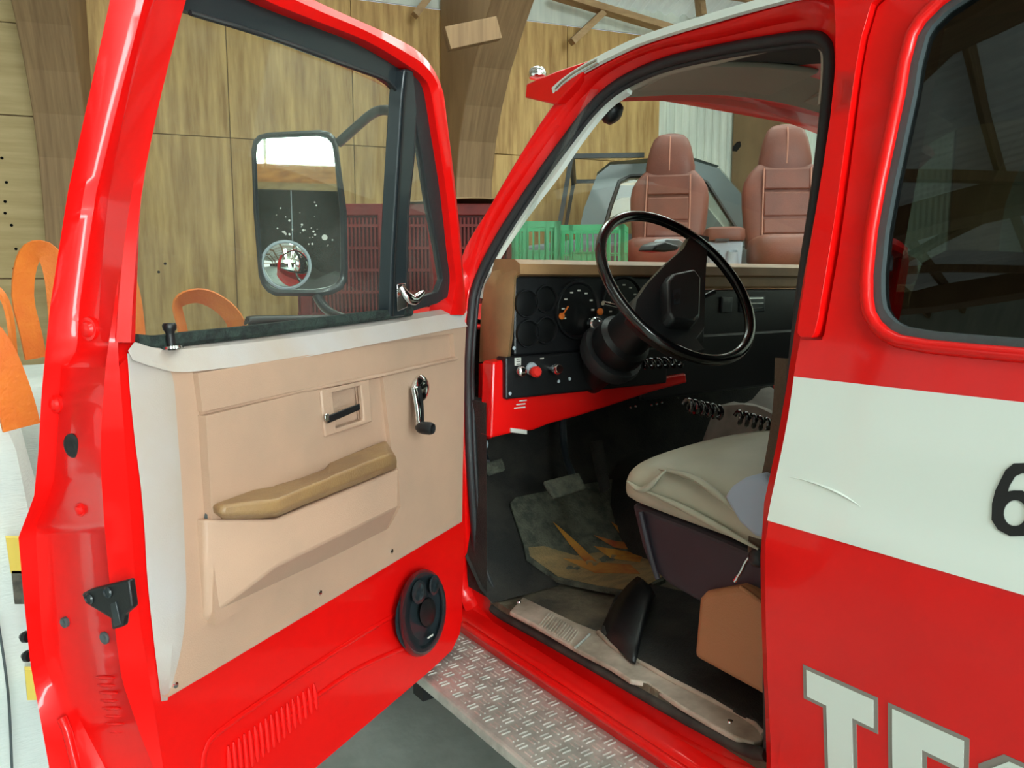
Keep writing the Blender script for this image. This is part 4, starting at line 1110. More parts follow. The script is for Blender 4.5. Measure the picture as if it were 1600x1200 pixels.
cap = [(rr * 1.06, .004), (rr * 1.06, .012)] + [(rr * math.cos(t), .012 + .014 * math.sin(t)) for t in np.linspace(0, math.pi / 2, 10)]
prof = [(rr * math.sin(t), .012 + .020 * (math.cos(t) - math.cos(1.0)) / (1 - math.cos(1.0))) for t in np.linspace(1.0, 0.0, 10)]
prof = [(rr * p[0] / (rr * math.sin(1.0)), p[1]) for p in prof]
lx, ly, lz = toloc(mcx), None, None
nl = np.array([MN @ DS, MN @ DN, MN[2]])
dadd('blind_spot_mirror', *lathe(prof, toloc(mcx), nl, 28, cap=False), m_mirror, smooth=80)
dadd('blind_spot_rim', *lathe([(rr * 1.10, .004), (rr * 1.10, .011), (rr * 1.02, .014), (rr * .99, .011)], toloc(mcx), nl, 28, cap=False), m_silver, smooth=40)
ua = spl([toloc(atd(528, 224, 1.76)), toloc(atd(555, 200, 1.74)), toloc(atd(580, 179, 1.71)), toloc(atd(598, 172, 1.68)), toloc(atd(618, 176, 1.64)), toloc(atd(632, 186, 1.60))], 18)
dadd('mirror_arm', *tube(ua, .0105, 10), m_dkmetal, smooth=60)
la_ = spl([toloc(atd(492, 455, 1.76)), toloc(atd(503, 475, 1.74)), toloc(atd(516, 488, 1.71)), toloc(atd(535, 497, 1.66)), toloc(atd(560, 504, 1.62))], 16)
dadd('mirror_arm', *tube(la_, .0105, 10), m_dkmetal, smooth=60)

# ================================================================== INSIDE THE CAB
FZ = .70
V, Fc = sheet([(.07, -.42), (XM - .07, -.42), (XM - .07, 1.70), (.07, 1.70)], [], lambda x, y, d: (x, y, FZ - d + .010 * math.sin(9 * x) * math.sin(7 * y)), .03, .12)
add('cab_floor', V, Fc, m_grimefloor, truck, smooth=60)
tb_ = [[np.array([x, 1.66, FZ]), np.array([x, 1.72, FZ + .02]), np.array([x, 1.98, FZ + .26]), np.array([x, 2.02, FZ + .42]), np.array([x, 2.03, 1.42])] for x in np.linspace(.05, XM - .05, 8)]
add('firewall', *loft(tb_), m_carpet, truck, smooth=40, recalc=False)
add('kick_panel', *prism([(.10, 1.76, FZ), (.10, 2.05, FZ), (.10, 2.05, 1.22), (.10, 1.76, 1.22)], [(.06, 1.70, FZ), (.06, 2.05, FZ), (.06, 2.05, 1.22), (.06, 1.70, 1.22)]), m_carpet, truck, smooth=0)
# transmission hump
hp = [[np.array([.85 + .26 * math.cos(t) * k_, y, FZ + .20 * math.sin(t) * k_]) for t in np.linspace(0, math.pi, 11)] for y, k_ in ((2.0, 1.25), (1.5, 1.0), (1.0, .9), (.2, .85))]
add('floor_hump', *loft(hp), m_carpet, truck, smooth=60, recalc=False)

# ---- sill plate
SZ = .708
so_ = [(796, 955), (830, 972), (905, 1016), (952, 1040), (985, 1062), (1010, 1066), (1060, 1100), (1110, 1130), (1150, 1152), (1178, 1160), (1192, 1156), (1196, 1146), (1180, 1128), (1150, 1110), (1090, 1080), (1045, 1058), (1000, 1032), (960, 1010), (935, 986), (900, 972), (817, 932)]
sp2 = [onz(u, v, SZ) for u, v in so_]
V, Fc = prism(sp2, [p - np.array([0, 0, .012]) for p in sp2])
sill = add('sill_plate', V, Fc, m_sill, truck, smooth=0, bevel=.004)
for k in range(13):
    t = k / 12; P0 = onz(853 + 50 * t, 966 + 28 * t, SZ + .001); P1 = onz(843 + 48 * t, 976 + 28 * t, SZ + .001)
    P0 = onz(858 + 46 * t, 958 + 28 * t, SZ + .001)
    add('sill_rib', *sweep([P0, (P0 + P1) / 2, P1], circ(.0022, 6)), m_sill, sill, local=True, smooth=60)
P0, P1 = onz(899, 1012, SZ + .002), onz(921, 991, SZ + .002)
add('sill_joint', *sweep([P0, P1], circ(.0035, 6)), m_alu, sill, local=True, smooth=60)
ge = spl([onz(u, v, SZ + .002) for u, v in [(935, 988), (960, 1012), (1000, 1034), (1045, 1060), (1090, 1083), (1150, 1113), (1180, 1131), (1194, 1148)]], 24)
add('sill_edge', *sweep(ge, circ(.006, 8)), m_sill, sill, local=True, smooth=60)
for (u, v) in ((1141, 1128), (811, 941)):
    add('sill_screw', *lathe([(.006, 0), (.005, .003), (.001, .004)], onz(u, v, SZ), (0, 0, 1), 10), m_chrome, sill, local=True, smooth=40)
# black rubber floor edge between sill and seat
be = [(990, 905), (960, 930), (945, 965), (938, 985), (962, 1008), (1000, 1030), (1092, 1078), (1180, 1126), (1196, 1144), (1240, 1130), (1240, 960), (1100, 930)]
bp3 = [onz(u, v, SZ + .010) for u, v in be]
add('black_sill_mat', *prism(bp3, [p - np.array([0, 0, .03]) for p in bp3]), m_carpet, truck, smooth=0, bevel=.006)
# folded rubber flap
ff = []
for (u0, v0, u1, v1, h) in ((996, 900, 940, 980, .0), (1005, 905, 952, 1000, .018), (1018, 918, 985, 1030, .022), (1024, 930, 994, 1034, .01)):
    P0 = onz(u0, v0, SZ + .02 + h); P1 = onz(u1, v1, SZ + .006 + h * .3)
    ff.append([P0 + (P1 - P0) * q + np.array([0, 0, .02 * math.sin(math.pi * q)]) for q in np.linspace(0, 1, 7)])
flp = add('rubber_flap', *loft(ff), m_blackpl, truck, smooth=60, recalc=False)
so = flp.modifiers.new('skin', 'SOLIDIFY'); so.thickness = .008

# ---- pedals
def slab(pts3, d, name, mat, parent, **k):
    V, Fc = prism(pts3, [p + np.array(d) for p in pts3]); return add(name, V, Fc, mat, parent, **k)
pd = add('brake_pedal', *tube(spl([ony(878, 640, 1.90), ony(881, 690, 1.86), ony(885, 718, 1.80), ony(893, 738, 1.74), ony(897, 752, 1.71)], 16), .011, 8), m_dkmetal, truck, smooth=60)
slab([ony(850, 751, 1.70), ony(905, 737, 1.70), ony(917, 763, 1.66), ony(866, 778, 1.66)], (0, .012, -.010), 'brake_pad', m_mat, pd, bevel=.006, local=True)
pk_ = add('parking_brake_pedal', *tube(spl([ony(752, 690, 1.95), ony(757, 706, 1.92), ony(762, 722, 1.86)], 8), .008, 8), m_dkmetal, truck, smooth=60)
slab([ony(752, 724, 1.86), ony(785, 715, 1.86), ony(791, 733, 1.83), ony(766, 741, 1.83)], (0, .012, -.010), 'brake_pad', m_mat, pk_, bevel=.005, local=True)
add('parking_brake_knob', *lathe([(.006, 0), (.014, .006), (.015, .016), (.008, .024)], ony(752, 694, 1.88), (0, -1, .2), 12), m_silver, truck, smooth=50)
acc = add('accelerator_pedal', *prism([ony(u, v, y) for u, v, y in [(926, 690, 1.86), (942, 687, 1.86), (955, 762, 1.72), (944, 771, 1.72)]], [ony(u, v, y) + np.array([0, .02, -.005]) for u, v, y in [(926, 690, 1.86), (942, 687, 1.86), (955, 762, 1.72), (944, 771, 1.72)]]), m_carpet, truck, smooth=0, bevel=.004)

# ---- dashboard
YD = 1.68
zt_d = ony(900, 407, YD + .02)[2]; zbk = ony(850, 432, YD)[2]; zc_b = ony(797, 557, YD)[2]; zl_b = ony(792, 623, YD)[2]
xl = ony(806, 440, YD)[0]
rings = []
for x in np.linspace(xl + .004, XM - .10, 14):
    rings.append([np.array([x, YD + .004, zbk]), np.array([x, YD - .014, zbk + .006]), np.array([x, YD - .012, zt_d - .012]), np.array([x, YD + .012, zt_d]), np.array([x, YD + .14, zt_d + .004]), np.array([x, YD + .16, zt_d - .05]), np.array([x, YD + .02, zbk])])
pad = add('dash_pad', *loft(rings, cu=True, capa=True, capb=True), m_dashtan, truck, smooth=40)
# padded left end that curves round to the door jamb
c0_ = [onx(u, v, .125) for u, v in [(770, 424), (757, 446), (752, 480), (750, 520), (749, 566)]]
c1_ = [ony(u, v, YD + .07) for u, v in [(790, 419), (776, 446), (773, 480), (771, 520), (768, 564)]]
c2_ = [ony(u, v, YD - .004) for u, v in [(815, 417), (803, 432), (802, 470), (798, 520), (793, 560)]]
c3_ = [ony(u, v, YD + .012) for u, v in [(820, 421), (808, 436), (806, 470), (802, 520), (797, 560)]]
c1b = [a_ * .45 + b_ * .55 + np.array([-.006, -.008, 0]) for a_, b_ in zip(c1_, c2_)]
add('dash_end', *loft([c0_, c1_, c1b, c2_, c3_]), m_dashtan, truck, smooth=60, recalc=False)
# gauge panel
XC1 = .86
clus = add('gauge_panel', *box(((xl + XC1) / 2, YD + .035, (zbk + zc_b) / 2), (XC1 - xl, .055, zbk - zc_b)), m_blackpl, truck, smooth=0, bevel=.006)
def dial(name, u, v, r, deep=.012, seg=28):
    P = ony(u, v, YD + .006)
    d = add(name, *lathe([(r * 1.10, .0), (r * 1.08, .008), (r, .008), (r * .93, -.004 + .004), (r * .90, .002)], P, (0, -1, 0), seg), m_blackpl, clus, local=True, smooth=40)
    return P
for (u, v) in ((822, 474), (852, 467), (824, 521), (852, 516)):
    P = dial('gauge', u, v, .034)
    add('gauge_lens', *lathe([(.031, .0025), (.02, .0045), (.002, .005)], P, (0, -1, 0), 20), m_gaugeface, clus, local=True, smooth=60)
for (u, v) in ((902, 484), (972, 474)):
    P = dial('large_dial', u, v, .074)
    add('dial_face', *lathe([(.068, .0025), (.066, .003)], P, (0, -1, 0), 28), m_gaugeface, clus, local=True, smooth=0)
    for k in range(9):
        t = math.radians(205 - 30 * k * .98); rr_ = .052
        q = P + np.array([math.cos(t) * rr_, -.004, math.sin(t) * rr_]) * np.array([1, 1, 1])
        add('dial_mark', *box(q, (.010, .0012, .004)), m_print, clus, local=True, smooth=0)
P = ony(877, 494, YD - .002)
nd = add('dial_needle', *lathe([(.009, 0), (.009, .004), (.003, .006)], P, (0, -1, 0), 14), m_orangelight, clus, local=True, smooth=40)
add('needle_pointer', *beam(P + np.array([0, -.002, 0]), P + np.array([.022, -.002, .026]), .004, .002, (0, 1, 0)), m_orangelight, clus, local=True, smooth=0)
P = ony(937, 487, YD - .004)
add('indicator_lamp', *lathe([(.010, 0), (.010, .004), (.003, .007)], P, (0, -1, 0), 14), m_orangelight, clus, local=True, smooth=40)
P = ony(930, 507, YD - .02)
add('ignition_lock', *lathe([(.020, -.01), (.020, .012), (.016, .016), (.012, .015), (.010, .012)], P, (-.3, -1, .2), 18), m_chrome, clus, local=True, smooth=40)
add('lock_collar', *lathe([(.026, -.012), (.024, .0), (.018, .002)], ony(944, 505, YD - .01), (-.3, -1, .2), 18), m_dkmetal, clus, local=True, smooth=40)
# switch panel below the gauges
x_s0 = ony(790, 590, YD - .012)[0]
sw_ = add('switch_panel', *box(((x_s0 + .68) / 2, YD + .01, (zc_b + zl_b) / 2), (.68 - x_s0, .045, zc_b - zl_b)), m_blackpl, truck, smooth=0, bevel=.005)
def knob(name, u, v, r, L, mat):
    add(name, *lathe([(r * .5, 0), (r * .5, L * .5), (r, L * .6), (r * 1.05, L * .85), (r * .7, L)], ony(u, v, YD - .013), (-.15, -1, .1), 16), mat, sw_, local=True, smooth=50)
knob('pull_knob', 809, 580, .013, .03, m_chrome); knob('red_pull_knob', 828, 581, .014, .045, m_redknob); knob('round_knob', 860, 576, .015, .05, m_chrome)
add('collar_ring', *lathe([(.017, 0), (.016, .006), (.010, .008)], ony(830, 576, YD - .013), (0, -1, 0), 16), m_silver, sw_, local=True, smooth=40)
lbl = add('switch_label', *box(ony(809, 565, YD - .0135), (.020, .001, .020)), m_print, sw_, local=True, smooth=0)
for k in range(3):
    add('label_line', *box(ony(810, 561 + 4 * k, YD - .0145), (.012, .0008, .0022)), m_black_decal, sw_, local=True, smooth=0)
add('switch_mark', *box(ony(847, 560, YD - .0135), (.012, .001, .003)), m_print, sw_, local=True, smooth=0)
for (u, v) in ((873, 596), (890, 592), (797, 615), (803, 544)):
    add('panel_screw', *lathe([(.005, 0), (.004, .002), (.001, .003)], ony(u, v, YD - .0135), (0, -1, 0), 10), m_silver, sw_, local=True, smooth=40)
# red steel under-dash
rp = [(770, 566), (791, 562), (793, 623), (865, 613), (930, 605), (1010, 593), (1072, 583), (1074, 598), (1020, 612), (960, 632), (905, 650), (860, 662), (835, 672), (800, 677), (766, 685)]
rp3 = [ony(u, v, YD + .002) for u, v in rp]
ud = add('lower_dash', *prism(rp3, [p + np.array([0, .05, 0]) for p in rp3]), m_red, truck, smooth=0, bevel=.006)
e0_ = [onx(u, v, .12) for u, v in [(748, 568), (748, 600), (747, 640), (746, 688)]]
e1_ = [ony(u, v, YD + .045) for u, v in [(760, 567), (759, 600), (757, 640), (756, 687)]]
e2_ = [ony(u, v, YD + .002) for u, v in [(774, 566), (773, 600), (768, 640), (768, 685)]]
add('lower_dash_end', *loft([e0_, e1_, e2_]), m_red, truck, smooth=50, recalc=False)
for k, (u, w_) in enumerate(((817, .024), (814, .030), (812, .036))):
    add('stencil_line', *box(ony(u, 626 + 5.5 * k, YD + .0005), (w_, .0008, .0032)), m_print, ud, local=True, smooth=0)
slab([ony(u, v, YD - .004) for u, v in [(799, 669), (824, 672), (824, 679), (799, 676)]], (0, .02, 0), 'fuse_cover', m_print, ud, bevel=.002, local=True)
add('under_dash_box', *box((1.10, YD + .12, (zc_b + zl_b) / 2 - .01), (1.0, .22, zc_b - zl_b + .08)), m_blackpl, truck, smooth=0, bevel=.01)
for k in range(5):
    u = 985 + 8 * k if k < 2 else 1018 + 8 * (k - 2)
    add('dash_screw', *lathe([(.004, 0), (.003, .003)], ony(u, 637 - 2 * k, YD - .005), (0, -1, 0), 8), m_chrome, truck, smooth=0)
# passenger side of the dash
zf = ony(1180, 452, YD)[2]
add('passenger_fascia', *box((1.20, YD + .03, (zbk + zf) / 2 + .012), (.80, .05, abs(zbk - zf) + .02)), m_dashtan, truck, smooth=0, bevel=.008)
gb = add('glove_box', *box((1.20, YD + .045, (zf + zc_b) / 2), (.80, .06, zf - zc_b)), m_blackpl, truck, smooth=0, bevel=.008)
for k in range(3):
    add('vent_slat', *box(ony(1175, 466 + 8 * k, YD + .008), (.11, .006, .004)), m_chrome, gb, local=True, smooth=0)
add('vent_frame_inner', *box(ony(1135, 476, YD + .010), (.05, .008, .05)), m_dkmetal, gb, local=True, smooth=0, bevel=.003)
add('vent_frame_inner', *box(ony(1175, 475, YD + .013), (.125, .008, .052)), m_dkmetal, gb, local=True, smooth=0, bevel=.003)

# ---- steering column and wheel
WC = np.array([.41, 1.38, 1.522]); TI = math.radians(38)
WN = np.array([0, -math.cos(TI), math.sin(TI)]); WU = np.array([0, math.sin(TI), math.cos(TI)]); WX = np.array([1., 0, 0])
col_ = add('steering_column', *lathe([(.030, .03), (.034, .06), (.055, .10), (.058, .16), (.062, .22), (.075, .23), (.078, .27), (.06, .30), (.05, .46)], WC, -WN, 24), m_blackpl, truck, smooth=40)
add('column_collar', *lathe([(.088, .285), (.092, .30), (.085, .325)], WC, -WN, 24), m_rubber, col_, local=True, smooth=40)
add('indicator_stalk', *tube([WC - WN * .11 + WX * -.04, WC - WN * .10 + WX * -.12 + WU * .01, WC - WN * .09 + WX * -.17 + WU * .015], .006, 8), m_chrome, col_, local=True, smooth=60)
add('gear_lever', *tube(spl([WC - WN * .13 + WX * .05, WC - WN * .10 + WX * .16 + WU * .02, WC - WN * .07 + WX * .22 + WU * .03], 8), .007, 8), m_dkmetal, col_, local=True, smooth=60)
rim = [WC + .22 * (WX * math.cos(t) + WU * math.sin(t)) for t in np.linspace(0, 2 * math.pi, 64, endpoint=False)]
m_rim = M('glossy_black_rim', c(14, 14, 15), .22, coat=.5)
sw = add('steering_wheel', *tube(rim, .0135, 12, closed=True), m_rim, truck, smooth=80)
sw['label'] = 'glossy black steering wheel with a wide two-spoke hub'
def onw(u, v, h): return onpl(u, v, WC + WN * h, WN)
hubp = [(1076, 366), (1104, 372), (1101, 400), (1098, 440), (1096, 520), (1082, 538), (1096, 556), (1078, 560), (1046, 546), (1010, 522), (982, 494), (985, 476), (1004, 448), (1034, 416), (1062, 392)]
h1 = [onw(u, v, -.012) for u, v in hubp]; h2_ = [p * .94 + np.mean(h1, 0) * .06 - WN * .03 for p in h1]; h0 = [p * .95 + np.mean(h1, 0) * .05 + WN * .016 for p in h1]
V, Fc = loft([h2_, h1, h0], cu=True, capa=True, capb=True); add('hub_spokes', V, Fc, m_blackpl, sw, local=True, smooth=30)
hp2 = [(1042, 432), (1078, 424), (1090, 440), (1088, 505), (1078, 515), (1044, 512), (1034, 500), (1033, 445)]
h3 = [onw(u, v, .010) for u, v in hp2]
V, Fc = prism([p * .9 + np.mean(h3, 0) * .1 + WN * .022 for p in h3], [p - WN * .01 for p in h3]); add('horn_pad', V, Fc, m_blackpl, sw, local=True, bevel=.006, smooth=30)
em = [onw(u, v, .0335) for u, v in [(1052, 453), (1064, 450), (1063, 474), (1053, 476)]]
add('hub_emblem', *prism(em, [p - WN * .004 for p in em]), m_dkmetal, sw, local=True, smooth=0)
for pts in ([(1053, 461), (1063, 459), (1063, 466), (1053, 468)], [(1056, 457), (1060, 456), (1060, 470), (1056, 471)]):
    e3 = [onw(u, v, .0345) for u, v in pts]
    add('emblem_mark', *prism(e3, [p - WN * .002 for p in e3]), m_blackpl, sw, local=True, smooth=0)
# black spot lamp grip high on the pillar
gk = side(952, 172, .12)
add('grip_knob', *lathe([(.006, -.03), (.012, -.02), (.026, -.006), (.030, .008), (.026, .022), (.012, .030)], gk, (.4, -.6, -.6), 20), m_blackpl, truck, smooth=50)

# ---- driver seat
PF = onx(981, 783, .125)
ZS, YS = PF[2], PF[1]
PT = onx(1150, 656, .45)
seat = add('seat_base', *prism([onx(u, v, .135) for u, v in [(985, 786), (1000, 850), (1012, 885), (1045, 915), (1092, 942), (1240, 985), (1300, 985), (1300, 905), (1190, 868), (1090, 826)]], [onx(u, v, .135) + np.array([.50, 0, 0]) for u, v in [(985, 786), (1000, 850), (1012, 885), (1045, 915), (1092, 942), (1240, 985), (1300, 985), (1300, 905), (1190, 868), (1090, 826)]]), m_seatbase, truck, smooth=0, bevel=.012, seg=3)
seat['label'] = 'driver seat with a beige cover on a dark plum base'
fl_ = [onx(u, v, .128) for u, v in [(1001, 800), (1010, 840), (1020, 880), (1028, 905)]]
add('base_rib', *sweep(spl(fl_, 10), circ(.006, 6)), m_seatbase, seat, local=True, smooth=60)
rings = []
yb0 = YS - .62
XW0, XW1 = .10, .70
def sec(y, zlo, zmid, zcrown, ins):
    x0, x1 = XW0 + ins, XW1 - ins; out = []
    out += [(x0 + .02, zlo), (x0, zlo + (zmid - zlo) * .35), (x0 + .004, zlo + (zmid - zlo) * .75), (x0 + .03, zmid), (x0 + .10, zmid + (zcrown - zmid) * .55), (x0 + .20, zmid + (zcrown - zmid) * .92), ((x0 + x1) / 2, zcrown), (x1 - .18, zmid + (zcrown - zmid) * .92), (x1 - .08, zmid + (zcrown - zmid) * .5), (x1 - .02, zmid), (x1, zlo + .06), (x1 - .02, zlo)]
    return [np.array([x, y, z]) for x, z in out]
zc = PT[2]
for (dy, a_, b_, c_, ins) in ((.0, .005, .070, .078, .03), (-.012, -.01, .100, .118, .008), (-.05, -.015, .116, .148, .0), (-.12, -.02, .122, .172, .0), (-.22, -.025, .124, .183, 0), (-.36, -.03, .122, .180, 0), (-.52, -.03, .12, .168, 0)):
    k = (zc - ZS) / .18
    rings.append(sec(YS + dy + .01, ZS + a_, ZS + b_ * k, ZS + c_ * k, ins))
cu_ = add('seat_cushion', *loft(rings, cu=True, capa=True, capb=True), m_seat, seat, local=True, smooth=80, subsurf=2)
def onseat(u, v, x): return onx(u, v, x)
for pts in ([(980, 752, .10), (1005, 765, .098), (1040, 735, .10)], [(1030, 733, .108), (1080, 745, .104), (1130, 780, .10), (1170, 815, .098)], [(1010, 768, .098), (1060, 790, .096), (1120, 822, .096), (1185, 858, .096)], [(1040, 732, .112), (1110, 760, .13), (1160, 790, .125)]):
    sp_ = spl([onseat(*p) for p in pts], 14)
    add('cover_fold', *sweep(sp_, circ(.006, 6), scale=[.3 + .9 * math.sin(math.pi * (k + .4) / 14) for k in range(14)]), m_seat, seat, local=True, smooth=60)
bpz = [onx(u, v, .098) for u, v in [(1136, 775), (1148, 758), (1168, 745), (1195, 738), (1215, 760), (1215, 840), (1185, 838), (1160, 815)]]
add('cloth_patch', *prism([p - np.array([.010, 0, 0]) for p in bpz], [p + np.array([.03, 0, 0]) for p in bpz]), m_seatblue, seat, local=True, bevel=.008, seg=3, smooth=50)
# seat back
rings = []
for (z, y, hw, hd_) in ((1.00, .56, .24, .07), (1.15, .585, .26, .075), (1.30, .61, .265, .075), (1.42, .63, .255, .07), (1.50, .645, .235, .06), (1.56, .655, .20, .045), (1.58, .66, .15, .02)):
    rings.append([np.array([.42 + hw * math.copysign(abs(math.cos(t)) ** .45, math.cos(t)), y + hd_ * math.copysign(abs(math.sin(t)) ** .6, math.sin(t)), z]) for t in np.linspace(0, 2 * math.pi, 24, endpoint=False)])
add('seat_back', *loft(rings, cu=True, capa=True, capb=True), m_maroon, seat, local=True, smooth=60)
rings = []
for (z, y, hw) in ((1.02, .635, .15), (1.2, .662, .16), (1.40, .702, .16), (1.48, .71, .14), (1.52, .712, .10)):
    rings.append([np.array([.42 - hw, y, z]), np.array([.42 - hw * .5, y + .008, z]), np.array([.42 + hw * .5, y + .008, z]), np.array([.42 + hw, y, z])])
add('seat_back_panel', *loft(rings), m_blackpl, seat, local=True, smooth=50, recalc=False)
# ---- belt and retractor cover
bx = [onx(u, v, .112) for u, v in [(1091, 935), (1100, 925), (1155, 915), (1172, 922), (1240, 975), (1240, 1110), (1197, 1090), (1083, 1027)]]
rt_ = add('retractor_cover', *prism(bx, [p + np.array([.11, 0, 0]) for p in bx]), m_tanbox, truck, bevel=.012, seg=3, smooth=40)
rt_['label'] = 'tan moulded seat belt retractor cover'
eg = spl([onx(u, v, .108) for u, v in [(1157, 917), (1176, 930), (1196, 947)]], 8)
add('cover_edge', *sweep(eg, circ(.004, 6)), m_tanbox, rt_, local=True, smooth=60)
bl2 = [onx(u, v, x) for u, v, x in [(1228, 560, .12), (1224, 640, .118), (1212, 720, .112), (1196, 790, .108), (1186, 835, .106), (1184, 868, .106)]]
bs = spl(bl2, 20)
add('seat_belt', *sweep(bs, [(-.0015, -.021), (.0015, -.021), (.0015, .021), (-.0015, .021)], upv=(0, 1, 0)), m_belt, truck, smooth=30)
add('belt_buckle_ring', *tube(spl([onx(u, v, .10) for u, v in [(1178, 862), (1166, 876), (1158, 892), (1148, 908)]], 10), .004, 6), m_chrome, truck, smooth=60)
add('belt_anchor', *lathe([(.014, -.008), (.018, .0), (.014, .008), (.006, .012)], onx(1183, 872, .098), (-1, 0, 0), 14), m_blackpl, truck, smooth=50)

# ---- passenger side: covered seat and coiled radio leads
pr = []
for j, y in enumerate(np.linspace(.45, 1.22, 10)):
    pr.append([np.array([x, y, 1.02 + .07 * math.sin(x * 5 + y * 7) * .4 + (.05 if .9 < x < 1.5 else -.12) - .25 * max(0, y - 1.08) + .015 * math.sin(23 * x + 9 * y)]) for x in np.linspace(.80, 1.58, 14)])
add('passenger_seat', *loft(pr), m_paper, truck, smooth=60, recalc=False)
add('passenger_seat_front', *box((1.19, 1.16, .86), (.72, .06, .26)), m_carpet, truck, smooth=0, bevel=.02)
def coil(name, P0, P1, r, turns, parent, sag=.0):
    P0 = np.array(P0); P1 = np.array(P1); ax = P1 - P0; L = np.linalg.norm(ax); ax /= L
    x, y, _ = frame(ax); path = []
    n = turns * 12
    for k in range(n + 1):
        t = k / n; a_ = 2 * math.pi * turns * t
        path.append(P0 + ax * L * t + (x * math.cos(a_) + y * math.sin(a_)) * r - np.array([0, 0, sag * math.sin(math.pi * t)]))
    return add(name, *tube(path, .0048, 6), M('coil_lead', c(18, 18, 19), .2, coat=.6) if 'coil_lead' not in bpy.data.materials else bpy.data.materials['coil_lead'], parent, smooth=60)
coil('radio_lead', ony(1072, 633, 1.25), ony(1128, 645, 1.22), .014, 6, truck)
coil('radio_lead', ony(1150, 651, 1.18), ony(1215, 668, 1.12), .014, 6, truck, .0)
coil('radio_lead', ony(1000, 568, 1.53), ony(1066, 566, 1.53), .012, 6, truck)
# radio box under the dash
cc_ = []
for j, y in enumerate(np.linspace(1.16, 1.60, 10)):
    cc_.append([np.array([x, y, (1.05 if i in (0, 15) or j in (0, 9) else 1.12 + .16 * (y - 1.16) + .018 * math.sin(19 * x + 13 * y) + .012 * math.sin(41 * x - 17 * y))]) for i, x in enumerate(np.linspace(.72, 1.34, 16))])
add('console_cover', *loft(cc_), m_paper, truck, smooth=60, recalc=False)
add('centre_console', *box((1.03, 1.38, .92), (.56, .40, .30)), m_blackpl, truck, smooth=0, bevel=.02)
# black bar guarding the nose
add('nose_guard', *tube(spl([ony(388, 504, 3.45), ony(400, 501, 3.45), np.array([.35, 3.45, 1.36]), np.array([1.4, 3.45, 1.36])], 16), .022, 8), m_blackpl, truck, smooth=60)

# ---- loose things in the cab
fm = thing('floor_mat', 'dark rubber floor mat with orange flame print in the driver footwell', 'floor mat', onz(900, 860, FZ + .02))
MZ = FZ + .018
def onfloor(u, v, h):
    P = onz(u, v, MZ + h)
    if P[1] > 1.70:
        sl_ = (FZ + .26 - FZ - .02) / (1.98 - 1.72)
        nrm = np.array([0, -sl_, 1.0]); nrm /= np.linalg.norm(nrm)
        P = onpl(u, v, np.array([0, 1.72, FZ + .02 + .014]) + nrm * (h + .004), nrm)
    return P
mo_ = [(797, 786), (806, 777), (870, 764), (960, 748), (1000, 760), (1030, 800), (1040, 905), (1010, 918), (975, 926), (930, 918), (870, 905), (822, 870), (818, 850)]
add('mat_body', *sheet(mo_, [], lambda u, v, d: tuple(onfloor(u, v, 0) - np.array([0, 0, d])), .010, 14), m_mat, fm, smooth=40)
lo_ = [(826, 855), (850, 853), (900, 868), (940, 862), (985, 868), (1020, 868), (1036, 900), (1010, 914), (975, 921), (930, 913), (872, 900), (828, 868)]
add('printed_field', *sheet(lo_, [], lambda u, v, d: tuple(onfloor(u, v, .0022) - np.array([0, 0, d])), .002, 14), m_mat_tan, fm, smooth=40)
for k, (pts) in enumerate(([(864, 815), (880, 828), (910, 855), (935, 880), (915, 878), (890, 850)], [(928, 836), (960, 845), (1000, 850), (1000, 860), (960, 855)], [(928, 853), (960, 858), (1005, 866), (1000, 878), (955, 872)], [(955, 815), (975, 828), (1000, 838), (1000, 846), (970, 836)], [(880, 872), (930, 878), (985, 882), (1000, 896), (930, 895)])):
    add('flame_print', *sheet(pts, [], lambda u, v, d: tuple(onfloor(u, v, .004) - np.array([0, 0, d])), .001, 10), m_flame if k in (0, 2) else m_flame2, fm, smooth=40)
dd = thing('dash_gadget', 'small black gadget with a grey flap lying on the dash behind the steering wheel', 'gadget', ony(1043, 398, YD + .10))
g3_ = [ony(u, v, YD + .10) for u, v in [(1020, 392), (1026, 382), (1040, 377), (1062, 384), (1060, 391), (1040, 394)]]
add('gadget_body', *prism(g3_, [p + np.array([0, .07, 0]) for p in g3_]), m_blackpl, dd, bevel=.006, smooth=40)
g4_ = [ony(u, v, YD + .12) for u, v in [(1036, 380), (1042, 373), (1062, 374), (1075, 383), (1062, 387)]]
add('gadget_flap', *prism(g4_, [p + np.array([0, .05, 0]) for p in g4_]), m_silver, dd, bevel=.004, smooth=40)

# ================================================================== THINGS AROUND THE TRUCK
# ---- woven bulk bags with orange lifting loops
def bag(name, label, cx, cy, half, top, rotz, group):
    t = thing(name, label, 'bulk bag', (cx, cy, 0), rotz, group)
    rings = []
    rnd = random.Random(cx * 10)
    ph = rnd.random() * 6
    for (z, k) in ((0.0, .86), (.04, .95), (.2, 1.02), (.5, 1.05), (.8, 1.03), (.93, .98), (.985, .93), (1.0, .85), (1.005, .5)):
        rg = []
        for i in range(40):
            a_ = 2 * math.pi * i / 40; ca_, sa_ = math.cos(a_), math.sin(a_)
            r = half * k / max(abs(ca_), abs(sa_)) ** .75 * (1 + .012 * math.sin(5 * a_ + ph + 4 * z) + .008 * math.sin(11 * a_ + 9 * z))
            rg.append((r * ca_, r * sa_, z * top))
        rings.append(rg)
    add('bag_body', *loft(rings, cu=True, capa=True, capb=True), m_bag, t, local=True, smooth=60)
    return t
def strap(t, pts, w=.075, name='lifting_loop', twist=None):
    sp_ = spl(pts, 22)
    add(name, *sweep(sp_, [(-.004, -w / 2), (.004, -w / 2), (.006, 0), (.004, w / 2), (-.004, w / 2), (-.002, 0)], upv=twist if twist is not None else (.2, 1, 0)), m_orange, t, smooth=40)
G = 'white bulk bags behind the open door'
